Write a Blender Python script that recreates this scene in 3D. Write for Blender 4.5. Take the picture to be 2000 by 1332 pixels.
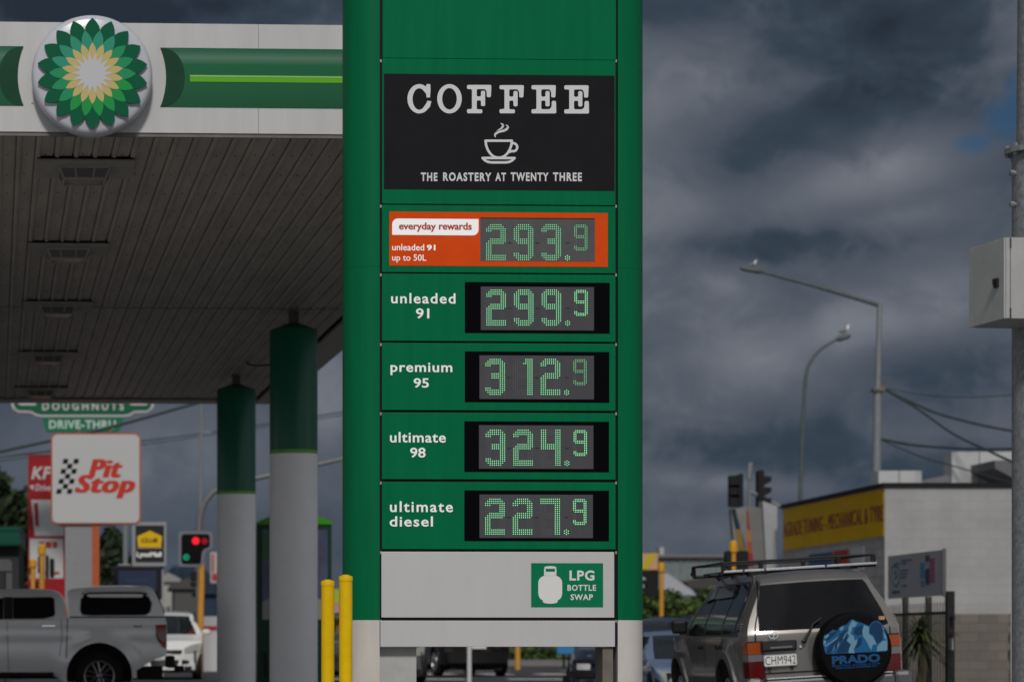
import bpy, bmesh, math, random
from math import radians, sin, cos, pi, sqrt, atan2
from mathutils import Vector, Matrix
random.seed(7)
for o in list(bpy.data.objects): bpy.data.objects.remove(o)
S = bpy.context.scene
COL = S.collection

# ------------------------------------------------------------------ camera
F, CX, HY, CH = 5500.0, 244.0, 1262.0, 0.9      # focal length in photo pixels, principal column, horizon row, eye height
cam = bpy.data.cameras.new('camera'); co = bpy.data.objects.new('camera', cam); COL.objects.link(co)
co.location = (0, 0, CH); co.rotation_euler = (radians(90), 0, 0)
cam.sensor_width = 36; cam.lens = F / 2000 * 36
cam.shift_x = (1000 - CX) / 2000; cam.shift_y = (HY - 666) / 2000
cam.clip_start = 0.5; cam.clip_end = 9000
cam.dof.use_dof = True; cam.dof.focus_distance = 21.9; cam.dof.aperture_fstop = 2.6
cam.dof.aperture_blades = 0
S.camera = co

# ------------------------------------------------------------------ world, sun, exposure
S.view_settings.view_transform = 'Standard'; S.view_settings.look = 'None'
S.view_settings.exposure = 0.0; S.view_settings.gamma = 1
SUN_EL, SUN_AZ = radians(40), radians(182)        # azimuth measured clockwise from +Y: behind the camera
sl = bpy.data.lights.new('sun', 'SUN'); sl.energy = 2.25; sl.angle = radians(8); sl.color = (1, .97, .93)
so = bpy.data.objects.new('sun', sl); COL.objects.link(so)
sd = Vector((sin(SUN_AZ) * cos(SUN_EL), cos(SUN_AZ) * cos(SUN_EL), sin(SUN_EL)))
so.rotation_euler = sd.to_track_quat('Z', 'Y').to_euler(); so.location = sd * 60

def build_world():
    w = bpy.data.worlds.new('World'); S.world = w; w.use_nodes = True
    N, L = w.node_tree.nodes, w.node_tree.links; N.clear()
    out = N.new('ShaderNodeOutputWorld'); bg = N.new('ShaderNodeBackground'); bg.inputs[1].default_value = .1
    L.new(bg.outputs[0], out.inputs[0])
    sky = N.new('ShaderNodeTexSky'); sky.sky_type = 'NISHITA'; sky.sun_disc = False
    sky.sun_elevation = SUN_EL; sky.sun_rotation = SUN_AZ
    tc = N.new('ShaderNodeTexCoord')
    sep = N.new('ShaderNodeSeparateXYZ'); L.new(tc.outputs['Generated'], sep.inputs[0])
    def math_(op, a, b=None, c=None, clamp=False):
        m = N.new('ShaderNodeMath'); m.operation = op; m.use_clamp = clamp
        for i, v in enumerate((a, b, c)):
            if v is None: continue
            if isinstance(v, (int, float)): m.inputs[i].default_value = v
            else: L.new(v, m.inputs[i])
        return m.outputs[0]
    def noise(scale, sx, sz, detail, loc, rough=.55, dist=0.0):
        mp = N.new('ShaderNodeMapping'); mp.inputs['Scale'].default_value = (sx, sx, sz); mp.inputs['Location'].default_value = loc
        L.new(tc.outputs['Generated'], mp.inputs[0])
        n = N.new('ShaderNodeTexNoise'); n.inputs['Scale'].default_value = scale; n.inputs['Detail'].default_value = detail
        n.inputs['Roughness'].default_value = rough; n.inputs['Distortion'].default_value = dist
        L.new(mp.outputs[0], n.inputs['Vector']); return n.outputs['Fac']
    n1 = noise(7.5, 1, 1.7, 8, (3.1, 1.7, .4), .5, .25)
    n2 = noise(20, 1, 1.5, 7, (.3, 5.2, 2.4), .56, .3)
    t = math_('ADD', math_('MULTIPLY', math_('SUBTRACT', n1, .5), .75), math_('MULTIPLY', math_('SUBTRACT', n2, .5), .5))
    n4 = noise(46, 1, 1.35, 8, (2.2, 7.1, 4.4), .62, .5)
    t = math_('ADD', t, math_('MULTIPLY', math_('SUBTRACT', n4, .5), .5))
    t = math_('ADD', t, .445)
    # the cloud banks: (image column, row, half width, half height, lean, weight) turned into directions of the sky
    banks = [(1330, 170, 300, 150, .1, .22), (1270, 380, 160, 200, 0, .22), (1540, 250, 280, 100, -.12, -.22), (1800, 60, 330, 120, 0, -.2),
             (1720, 330, 230, 100, -.1, .30), (1500, 400, 300, 60, 0, .1), (1480, 480, 330, 45, 0, -.2), (1800, 590, 260, 120, -.2, .26),
             (1480, 700, 240, 110, 0, .2), (1500, 880, 420, 70, .1, -.14), (1850, 720, 200, 70, 0, -.1), (1400, 940, 300, 40, .1, .16),
             (1850, 860, 200, 60, 0, .14), (1350, 1050, 260, 60, 0, .10), (1640, 640, 150, 60, -.1, .14), (1420, 560, 120, 60, .1, .10), (1800, 420, 140, 50, -.2, .12), (1600, 120, 200, 70, .1, -.10), (1330, 0, 260, 70, 0, -.16),
             (250, 0, 500, 130, 0, -.36), (650, 20, 120, 150, 0, .12), (300, 900, 420, 160, 0, .22), (640, 760, 80, 150, 0, .3)]
    for (px, py, rx, ry, lean, wt) in banks:
        d = Vector(((px - CX) / F, 1, (HY - py) / F)); k = d.length
        mp = N.new('ShaderNodeMapping'); mp.vector_type = 'TEXTURE'
        mp.inputs['Location'].default_value = d / k; mp.inputs['Scale'].default_value = (rx / F, .12, ry / F)
        mp.inputs['Rotation'].default_value = (0, lean, 0)
        L.new(tc.outputs['Generated'], mp.inputs[0])
        ln = N.new('ShaderNodeVectorMath'); ln.operation = 'LENGTH'; L.new(mp.outputs[0], ln.inputs[0])
        wob = math_('ADD', ln.outputs['Value'], math_('MULTIPLY', math_('SUBTRACT', n1, .5), 1.2))
        wob = math_('ADD', wob, math_('MULTIPLY', math_('SUBTRACT', n2, .5), 1.3)); wob = math_('ADD', wob, math_('MULTIPLY', math_('SUBTRACT', n4, .5), .8))
        mr = N.new('ShaderNodeMapRange'); mr.interpolation_type = 'SMOOTHERSTEP'
        L.new(wob, mr.inputs[0]); mr.inputs[1].default_value = 0; mr.inputs[2].default_value = 1.25
        mr.inputs[3].default_value = wt * 1.1; mr.inputs[4].default_value = 0
        t = math_('ADD', t, mr.outputs[0])
    rp = N.new('ShaderNodeValToRGB'); e = rp.color_ramp.elements
    e[0].position = 0; e[0].color = (.19, .28, .42, 1); e[1].position = 1; e[1].color = (2.3, 2.4, 2.75, 1)
    m1 = e.new(.32); m1.color = (.40, .57, .82, 1); m2 = e.new(.62); m2.color = (.96, 1.12, 1.40, 1)
    L.new(t, rp.inputs[0])
    # the sky brightens away from the storm: towards the zenith and behind the camera
    back = N.new('ShaderNodeMapRange'); back.interpolation_type = 'SMOOTHSTEP'
    L.new(sep.outputs['Y'], back.inputs[0])
    for i, v in enumerate((.80, -.35, 0, 1)): back.inputs[i + 1].default_value = v
    n3 = noise(2.2, 1, 1.6, 6, (8, 2, 5), .55, .4)
    br = N.new('ShaderNodeValToRGB'); b = br.color_ramp.elements
    b[0].position = .34; b[0].color = (1.3, 1.45, 1.75, 1); b[1].position = .72; b[1].color = (5.6, 5.7, 5.9, 1)
    L.new(n3, br.inputs[0])
    low = N.new('ShaderNodeMapRange'); low.interpolation_type = 'SMOOTHSTEP'; L.new(sep.outputs['Z'], low.inputs[0])
    for i, v in enumerate((.06, .22, 1.9, 1)): low.inputs[i + 1].default_value = v
    brm = N.new('ShaderNodeVectorMath'); brm.operation = 'SCALE'; L.new(br.outputs[0], brm.inputs[0]); L.new(low.outputs[0], brm.inputs['Scale'])
    mx = N.new('ShaderNodeMixRGB'); L.new(back.outputs[0], mx.inputs[0]); L.new(rp.outputs[0], mx.inputs[1]); L.new(brm.outputs[0], mx.inputs[2])
    # a hole in the cloud where the blue sky shows
    hole = None
    for (px, py, rx, ry) in ((1970, 235, 40, 36), (1900, 280, 34, 20), (1995, 190, 24, 60)):
        d = Vector(((px - CX) / F, 1, (HY - py) / F)).normalized()
        mp = N.new('ShaderNodeMapping'); mp.vector_type = 'TEXTURE'; mp.inputs['Location'].default_value = d
        mp.inputs['Scale'].default_value = (rx / F, .05, ry / F); L.new(tc.outputs['Generated'], mp.inputs[0])
        ln = N.new('ShaderNodeVectorMath'); ln.operation = 'LENGTH'; L.new(mp.outputs[0], ln.inputs[0])
        wob = math_('ADD', ln.outputs['Value'], math_('MULTIPLY', math_('SUBTRACT', n2, .5), 3.2))
        mr = N.new('ShaderNodeMapRange'); mr.interpolation_type = 'SMOOTHSTEP'; L.new(wob, mr.inputs[0])
        for i, v in enumerate((.2, 1.5, 1, 0)): mr.inputs[i + 1].default_value = v
        hole = mr.outputs[0] if hole is None else math_('MAXIMUM', hole, mr.outputs[0])
    dim = N.new('ShaderNodeMixRGB'); dim.blend_type = 'MULTIPLY'; dim.inputs[0].default_value = 1
    L.new(sky.outputs[0], dim.inputs[1]); dim.inputs[2].default_value = (.07, .17, .27, 1)
    fin = N.new('ShaderNodeMixRGB'); L.new(math_('MULTIPLY', hole, .6), fin.inputs[0])
    L.new(mx.outputs[0], fin.inputs[1]); L.new(dim.outputs[0], fin.inputs[2])
    L.new(fin.outputs[0], bg.inputs[0])
build_world()

# ------------------------------------------------------------------ helpers
def P(px, py, d): return Vector(((px - CX) * d / F, d, CH + (HY - py) * d / F))
def sstep(a, b, x):
    t = max(0, min(1, (x - a) / (b - a))); return t * t * (3 - 2 * t)
def ground_z(x, y):
    z = .16 * sstep(40, 70, y) + .06 * sstep(85, 120, y)
    return z - .22 * math.exp(-(((x - 8) / 2.6) ** 2 + ((y - 48) / 4) ** 2))

MATS = {}
def mat(name, col, rough=.5, metal=0, coat=0, var=0, vscale=6, bump=0, bscale=60, emit=0, spec=None, stretch=None, spots=0, ior=None):
    if name in MATS: return MATS[name]
    m = bpy.data.materials.new(name); m.use_nodes = True; MATS[name] = m
    N, L = m.node_tree.nodes, m.node_tree.links; p = N['Principled BSDF']
    c = tuple(col) + (1,)
    p.inputs['Base Color'].default_value = c; p.inputs['Roughness'].default_value = rough
    p.inputs['Metallic'].default_value = metal; p.inputs['Coat Weight'].default_value = coat; p.inputs['Coat Roughness'].default_value = .06
    p.inputs['Specular IOR Level'].default_value = .22 if spec is None else spec
    if ior: p.inputs['IOR'].default_value = ior
    if emit: p.inputs['Base Color'].default_value = tuple(v * .08 for v in col) + (1,); p.inputs['Emission Color'].default_value = c; p.inputs['Emission Strength'].default_value = emit
    m.diffuse_color = c
    if var or bump or spots:
        tc = N.new('ShaderNodeTexCoord'); mp = N.new('ShaderNodeMapping'); L.new(tc.outputs['Object'], mp.inputs[0])
        if stretch: mp.inputs['Scale'].default_value = stretch
    if var:
        n = N.new('ShaderNodeTexNoise'); n.inputs['Scale'].default_value = vscale; n.inputs['Detail'].default_value = 7; n.inputs['Roughness'].default_value = .62
        L.new(mp.outputs[0], n.inputs['Vector'])
        r = N.new('ShaderNodeValToRGB'); e = r.color_ramp.elements
        e[0].position = .3; e[1].position = .72
        e[0].color = tuple(max(0, v * (1 - var)) for v in col) + (1,); e[1].color = tuple(min(1, v * (1 + var)) for v in col) + (1,)
        L.new(n.outputs['Fac'], r.inputs[0]); last = r.outputs[0]
        if spots:
            v = N.new('ShaderNodeTexVoronoi'); v.inputs['Scale'].default_value = spots; L.new(tc.outputs['Object'], v.inputs['Vector'])
            n2 = N.new('ShaderNodeTexNoise'); n2.inputs['Scale'].default_value = spots * .35; L.new(tc.outputs['Object'], n2.inputs['Vector'])
            a = N.new('ShaderNodeMath'); a.operation = 'ADD'; L.new(v.outputs['Distance'], a.inputs[0])
            L.new(n2.outputs['Fac'], a.inputs[1])
            mr = N.new('ShaderNodeMapRange'); L.new(a.outputs[0], mr.inputs[0])
            for i, q in enumerate((.45, .50, .75, 0)): mr.inputs[i + 1].default_value = q
            mx = N.new('ShaderNodeMixRGB'); L.new(mr.outputs[0], mx.inputs[0]); L.new(last, mx.inputs[1])
            mx.inputs[2].default_value = tuple(v * .18 for v in col) + (1,); last = mx.outputs[0]
        L.new(last, p.inputs['Base Color'])
        rr = N.new('ShaderNodeMapRange'); L.new(n.outputs['Fac'], rr.inputs[0])
        rr.inputs[3].default_value = max(.02, rough - .08); rr.inputs[4].default_value = min(1, rough + .1); L.new(rr.outputs[0], p.inputs['Roughness'])
    if bump:
        n = N.new('ShaderNodeTexNoise'); n.inputs['Scale'].default_value = bscale; n.inputs['Detail'].default_value = 4
        L.new(mp.outputs[0], n.inputs['Vector'])
        bp = N.new('ShaderNodeBump'); bp.inputs['Strength'].default_value = bump; bp.inputs['Distance'].default_value = .01
        L.new(n.outputs['Fac'], bp.inputs['Height']); L.new(bp.outputs[0], p.inputs['Normal'])
    return m

def block_mat(name, c1, c2, mortar, w, h, mort=.008, bump=.3, along='XZ', rough=.85):
    m = bpy.data.materials.new(name); m.use_nodes = True; MATS[name] = m
    N, L = m.node_tree.nodes, m.node_tree.links; p = N['Principled BSDF']; p.inputs['Roughness'].default_value = rough
    tc = N.new('ShaderNodeTexCoord'); sp = N.new('ShaderNodeSeparateXYZ'); cb = N.new('ShaderNodeCombineXYZ')
    L.new(tc.outputs['Object'], sp.inputs[0]); L.new(sp.outputs[along[0]], cb.inputs[0]); L.new(sp.outputs[along[1]], cb.inputs[1])
    b = N.new('ShaderNodeTexBrick'); b.inputs['Color1'].default_value = c1 + (1,); b.inputs['Color2'].default_value = c2 + (1,)
    b.inputs['Mortar'].default_value = mortar + (1,); b.inputs['Scale'].default_value = 1; b.inputs['Mortar Size'].default_value = mort
    b.inputs['Brick Width'].default_value = w; b.inputs['Row Height'].default_value = h
    L.new(cb.outputs[0], b.inputs['Vector'])
    n = N.new('ShaderNodeTexNoise'); n.inputs['Scale'].default_value = 1.3; n.inputs['Detail'].default_value = 6; L.new(tc.outputs['Object'], n.inputs['Vector'])
    mr = N.new('ShaderNodeMapRange'); L.new(n.outputs['Fac'], mr.inputs[0]); mr.inputs[3].default_value = .72; mr.inputs[4].default_value = 1.2
    mx = N.new('ShaderNodeMixRGB'); mx.blend_type = 'MULTIPLY'; mx.inputs[0].default_value = 1; L.new(b.outputs['Color'], mx.inputs[1]); L.new(mr.outputs[0], mx.inputs[2])
    L.new(mx.outputs[0], p.inputs['Base Color'])
    bp = N.new('ShaderNodeBump'); bp.inputs['Strength'].default_value = bump; bp.inputs['Distance'].default_value = .02
    inv = N.new('ShaderNodeMath'); inv.operation = 'SUBTRACT'; inv.inputs[0].default_value = 1; L.new(b.outputs['Fac'], inv.inputs[1])
    L.new(inv.outputs[0], bp.inputs['Height']); L.new(bp.outputs[0], p.inputs['Normal'])
    return m

class B:
    """collects shapes into one bmesh and links them as one object"""
    def __init__(s): s.bm = bmesh.new(); s.mi = 0
    def _set(s, faces):
        for f in faces: f.material_index = s.mi
    def box(s, x0, x1, y0, y1, z0, z1, rot=None, bev=0):
        r = bmesh.ops.create_cube(s.bm, size=1); v = r['verts']
        for q in v: q.co = Vector(((x0 + x1) / 2 + q.co.x * (x1 - x0), (y0 + y1) / 2 + q.co.y * (y1 - y0), (z0 + z1) / 2 + q.co.z * (z1 - z0)))
        fs = list({f for q in v for f in q.link_faces})
        if bev:
            es = list({e for q in v for e in q.link_edges})
            rb = bmesh.ops.bevel(s.bm, geom=es, offset=bev, segments=2, affect='EDGES', profile=.5)
            fs = list(set(rb['faces']) | {f for f in fs if f.is_valid})
            v = list({q for f in fs for q in f.verts})
        if rot: 
            for q in v: q.co = rot @ q.co
        s._set(fs); return s
    def poly(s, pts, y0, y1):
        """pts in (x,z) extruded from y0 to y1"""
        a = [s.bm.verts.new((x, y0, z)) for x, z in pts]; b = [s.bm.verts.new((x, y1, z)) for x, z in pts]
        fs = [s.bm.faces.new(a), s.bm.faces.new(b[::-1])]; n = len(pts)
        for i in range(n): fs.append(s.bm.faces.new((a[i], b[i], b[(i + 1) % n], a[(i + 1) % n])))
        s._set(fs); return s
    def face(s, pts):
        f = s.bm.faces.new([s.bm.verts.new(p) for p in pts]); s._set([f]); return s
    def tube(s, pts, r, n=10, cap=True):
        pts = [Vector(p) for p in pts]; rs = r if isinstance(r, (list, tuple)) else [r] * len(pts); rings = []
        up = Vector((0, 0, 1)); prev = None
        for i, p in enumerate(pts):
            t = (pts[min(i + 1, len(pts) - 1)] - pts[max(i - 1, 0)]).normalized()
            if prev is None:
                a = t.cross(up if abs(t.z) < .95 else Vector((1, 0, 0))).normalized()
            else: a = (prev - t * prev.dot(t)).normalized()
            prev = a; b = t.cross(a)
            rings.append([s.bm.verts.new(p + (a * cos(2 * pi * k / n) + b * sin(2 * pi * k / n)) * rs[i]) for k in range(n)])
        fs = []
        for A, C in zip(rings, rings[1:]):
            for k in range(n):
                f = s.bm.faces.new((A[k], A[(k + 1) % n], C[(k + 1) % n], C[k])); f.smooth = True; fs.append(f)
        if cap: fs.append(s.bm.faces.new(rings[0][::-1])); fs.append(s.bm.faces.new(rings[-1]))
        s._set(fs); return s
    def lathe(s, prof, c=(0, 0, 0), axis='Z', n=32, sx=1, sy=1, smooth=True, caps=True):
        """prof: (radius, height) pairs about an axis"""
        rings = []; c = Vector(c)
        for r, h in prof:
            ring = []
            for k in range(n):
                a = 2 * pi * k / n; x, y = r * cos(a) * sx, r * sin(a) * sy
                p = {'Z': Vector((x, y, h)), 'Y': Vector((x, h, y)), 'X': Vector((h, x, y))}[axis]
                ring.append(s.bm.verts.new(c + p))
            rings.append(ring)
        fs = []
        for A, C in zip(rings, rings[1:]):
            for k in range(n):
                f = s.bm.faces.new((A[k], A[(k + 1) % n], C[(k + 1) % n], C[k])); f.smooth = smooth; fs.append(f)
        if caps and prof[0][0] > 1e-6: fs.append(s.bm.faces.new(rings[0][::-1]))
        if caps and prof[-1][0] > 1e-6: fs.append(s.bm.faces.new(rings[-1]))
        s._set(fs); return s
    def stroke(s, pts, w, y0, y1, seg=8):
        """a flat ribbon in the XZ plane with round ends, as separate little capsules stepped in depth"""
        for i, ((x0, z0), (x1, z1)) in enumerate(zip(pts, pts[1:])):
            a = atan2(z1 - z0, x1 - x0); r = w / 2; out = []
            for k in range(seg + 1): t = a + pi / 2 + pi * k / seg; out.append((x0 + r * cos(t), z0 + r * sin(t)))
            for k in range(seg + 1): t = a - pi / 2 + pi * k / seg; out.append((x1 + r * cos(t), z1 + r * sin(t)))
            s.poly(out, y0 - .00012 * (i % 7), y1)
        return s
    def done(s, name, mats, parent=None, label=None, cat=None, group=None, kind=None, loc=None, rot=None, sharp=35, weld=False):
        if weld: bmesh.ops.remove_doubles(s.bm, verts=s.bm.verts, dist=1e-5)
        bmesh.ops.recalc_face_normals(s.bm, faces=s.bm.faces)
        me = bpy.data.meshes.new(name); s.bm.to_mesh(me); s.bm.free()
        for m in (mats if isinstance(mats, (list, tuple)) else [mats]): me.materials.append(m)
        if sharp and any(p.use_smooth for p in me.polygons): me.set_sharp_from_angle(angle=radians(sharp))
        o = bpy.data.objects.new(name, me); COL.objects.link(o)
        if parent: o.parent = parent
        if loc: o.location = loc
        if rot: o.rotation_euler = rot
        if parent is None or label: tag(o, label, cat, group, kind)
        return o
def tag(o, label=None, cat=None, group=None, kind=None):
    if label: o['label'] = label
    if cat: o['category'] = cat
    if group: o['group'] = group
    if kind: o['kind'] = kind
    return o
def empty(name, loc, yaw=0, label=None, cat=None, group=None, rot=None):
    o = bpy.data.objects.new(name, None); COL.objects.link(o); o.location = loc
    o.rotation_euler = rot if rot else (0, 0, yaw); o.empty_display_size = .2
    return tag(o, label, cat, group)
def copy_tree(o, parent=None):
    c = o.copy(); COL.objects.link(c); c.parent = parent
    for ch in list(o.children): copy_tree(ch, c)
    return c
def rrect(x0, x1, z0, z1, r, n=6):
    out = []
    rr = r if isinstance(r, (list, tuple)) else [r] * 4       # bl, br, tr, tl
    for (cx, cz, a0, q) in ((x0, z0, pi, 0), (x1, z0, 1.5 * pi, 1), (x1, z1, 0, 2), (x0, z1, .5 * pi, 3)):
        r_ = max(rr[q], 1e-4); sx = 1 if q in (0, 3) else -1; sz = 1 if q in (0, 1) else -1
        for k in range(n + 1):
            a = a0 + pi / 2 * k / n; out.append((cx + sx * r_ + r_ * cos(a), cz + sz * r_ + r_ * sin(a)))
    return out
_txt = {}
def text(b, s, x0, x1, z0, z1, y, depth=.002, bold=0.0, shear=0.0, spacing=1.0, fat=0.0):
    """letters fitted to a rectangle of the XZ plane; their face lies at y, facing -Y; fat thickens the strokes sideways"""
    if fat:
        for i, k in enumerate((-1, 1, -.4, .4)): text(b, s, x0 + fat + k * fat, x1 - fat + k * fat, z0, z1, y - .0006 * i, depth, bold, shear, spacing)
        return b
    cu = bpy.data.curves.new('t', 'FONT'); cu.body = s; cu.shear = shear; cu.space_character = spacing; cu.offset = bold
    cu.resolution_u = 3; cu.fill_mode = 'FRONT' ; cu.extrude = 0
    o = bpy.data.objects.new('t', cu); COL.objects.link(o)
    me = bpy.data.meshes.new_from_object(o.evaluated_get(bpy.context.evaluated_depsgraph_get()))
    bpy.data.objects.remove(o); bpy.data.curves.remove(cu)
    xs = [v.co.x for v in me.vertices]; ys = [v.co.y for v in me.vertices]
    ax, bx, ay, by = min(xs), max(xs), min(ys), max(ys)
    vs = [b.bm.verts.new((x0 + (v.co.x - ax) / (bx - ax) * (x1 - x0), y, z0 + (v.co.y - ay) / (by - ay) * (z1 - z0))) for v in me.vertices]
    for p in me.polygons:
        try: f = b.bm.faces.new([vs[i] for i in p.vertices]); f.material_index = b.mi
        except ValueError: pass
    bpy.data.meshes.remove(me); return b

class Plane:
    """a vertical plane through photo column px at distance d, turned by yaw; uv() reads a photo point on it"""
    def __init__(s, px, d, yaw=0.0):
        s.o = P(px, HY, d); s.o.z = 0; s.yaw = yaw; s.e = Vector((cos(yaw), sin(yaw), 0)); s.n = Vector((-sin(yaw), cos(yaw), 0))
    def uv(s, px, py, off=0.0):
        r = Vector(((px - CX) / F, 1, (HY - py) / F)); q = s.o + s.n * off
        t = q.dot(s.n) / Vector((r.x, r.y, 0)).dot(s.n); h = r * t
        return (Vector((h.x, h.y, 0)) - s.o).dot(s.e), CH + h.z
    def u(s, px, off=0.0): return s.uv(px, HY, off)[0]
    def z(s, py, px=None, off=0.0): return s.uv(CX + (s.o.x * F / s.o.y) if px is None else px, py, off)[1]
    def rect(s, x0, y0, x1, y1, off=0.0):
        a = s.uv(x0, y1, off); b = s.uv(x1, y0, off); return a[0], b[0], a[1], b[1]
    def root(s, name, label, cat, group=None): return empty(name, s.o, s.yaw, label, cat, group)
YAW = radians(2.64)

# materials ---------------------------------------------------------
GREEN = mat('green_enamel', (.001, .12, .046), .32, var=.10, vscale=2.2, spec=.2)
GREEND = mat('dark_green_enamel', (.001, .088, .046), .36, var=.05, vscale=3, spec=.35)
WHITE = mat('white_panel', (.43, .425, .425), .42, var=.04, vscale=2.5, bump=.03, stretch=(2, 2, .6))
FASCIA = mat('white_fascia', (.45, .445, .44), .38, var=.07, vscale=2.2, spots=9, stretch=(2.5, 1, .3))
CREAM = mat('cream_post_paint', (.48, .45, .42), .45, var=.10, vscale=3.5, bump=.05, stretch=(1, 1, .4))
BLACK = mat('black_gap', (.005, .005, .006), .6, spec=.15)
BOARD = mat('charcoal_board', (.0115, .0110, .0125), .45, var=.12, vscale=4, spec=.05)
BEZEL = mat('black_gloss', (.002, .002, .003), .3, spec=.03)
DISPLAY = mat('display_grey', (.058, .058, .064), .2, var=.10, vscale=5, spec=.2)
LETTER = mat('sign_lettering', (.84, .84, .83), .45); LETTERG = mat('board_lettering_grey', (.56, .56, .57), .45)
ORANGE = mat('orange_vinyl', (.60, .060, .005), .45, var=.06, vscale=7, spec=.06)
STEEL = mat('galvanised', (.19, .20, .21), .55, metal=.3, var=.22, vscale=22, bump=.1, bscale=70)
GALV = mat('weathered_galvanised', (.20, .205, .215), .6, metal=.3, var=.35, vscale=28, bump=.25, bscale=80)
CABIN = mat('grey_cabinet_paint', (.34, .34, .335), .5, var=.08, vscale=5, bump=.35, bscale=140)
YELLOW = mat('yellow_post_paint', (.64, .40, .003), .4, spec=.12, var=.10, vscale=8, spots=26)
YELSIG = mat('yellow_signal_paint', (.50, .235, .03), .5, var=.08, spec=.3)
RED = mat('red_sign', (.25, .006, .010), .45, var=.06, spec=.25)
DARK = mat('dark_plastic', (.009, .009, .010), .5, spec=.2)
RUBBER = mat('rubber', (.009, .009, .009), .8, bump=.2, spec=.2)
GLASS = mat('tinted_glass', (.005, .005, .006), .04, spec=.3)
CHROME = mat('chrome', (.75, .75, .76), .12, metal=1)
ALLOY = mat('alloy', (.45, .45, .46), .3, metal=.9)
ASPHALT = mat('asphalt', (.050, .050, .052), .85, var=.35, vscale=1.2, bump=.5, bscale=90)
PAINTW = mat('road_paint', (.62, .62, .60), .6, var=.2, vscale=12)

# ------------------------------------------------------------------ ground
def build_ground():
    b = B(); ys = [-40, -10, 0, 10, 20, 28, 34] + [36 + 1.5 * i for i in range(60)] + [130, 160, 220, 400, 900, 2500, 6000]
    xs = [-3000, -800, -200, -80, -40, -20, -10] + [-8 + 1.0 * i for i in range(40)] + [36, 44, 60, 90, 200, 800, 3000]
    g = [[b.bm.verts.new((x, y, ground_z(x, y))) for x in xs] for y in ys]
    for i in range(len(ys) - 1):
        for j in range(len(xs) - 1):
            f = b.bm.faces.new((g[i][j], g[i][j + 1], g[i + 1][j + 1], g[i + 1][j])); f.smooth = True
    b.done('ground', ASPHALT, kind='structure')
    m = B()
    def strip(x0, x1, y0, y1):
        m.face([(x, y, ground_z(x, y) + .006) for x, y in ((x0, y0), (x1, y0), (x1, y1), (x0, y1))])
    for k in range(14): strip(3.5 + k * 1.5, 4.3 + k * 1.5, 74, 76.4)
    for k in range(10): strip(4.0 + k * 2.4, 5.4 + k * 2.4, 64.2, 65.2)
    for k in range(8): strip(3.0 + k * 3.4, 4.9 + k * 3.4, 85.2, 85.8)
    m.done('road_markings', PAINTW, kind='structure')
    fc = B(); xs = [-30, -12, -6, -3, 0, 2, 4, 5.2]; ys = [2, 12, 20, 28, 34, 38, 42, 46, 50, 54, 57]
    g = [[fc.bm.verts.new((x, y, ground_z(x, y) + .005)) for x in xs] for y in ys]
    for i in range(len(ys) - 1):
        for j in range(len(xs) - 1): fc.bm.faces.new((g[i][j], g[i][j + 1], g[i + 1][j + 1], g[i + 1][j]))
    fc.done('forecourt_bounce', mat('bounce_concrete', (.24, .237, .23), .8, var=.2, vscale=1.5, bump=.2), kind='structure')  # unseen pale concrete, added and widened to bounce light under the canopy
    k = B()
    k.poly([(0, .18), (0, .36), (8, .38), (8, .18)], -30, 90)
    o = k.done('pavement', mat('footpath_concrete', (.16, .155, .15), .85, var=.25, vscale=3), kind='structure')
    # footpath across the road, with its kerb
    o.rotation_euler = (0, 0, radians(90)); o.location = (30, 103, 0)
build_ground()

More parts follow.
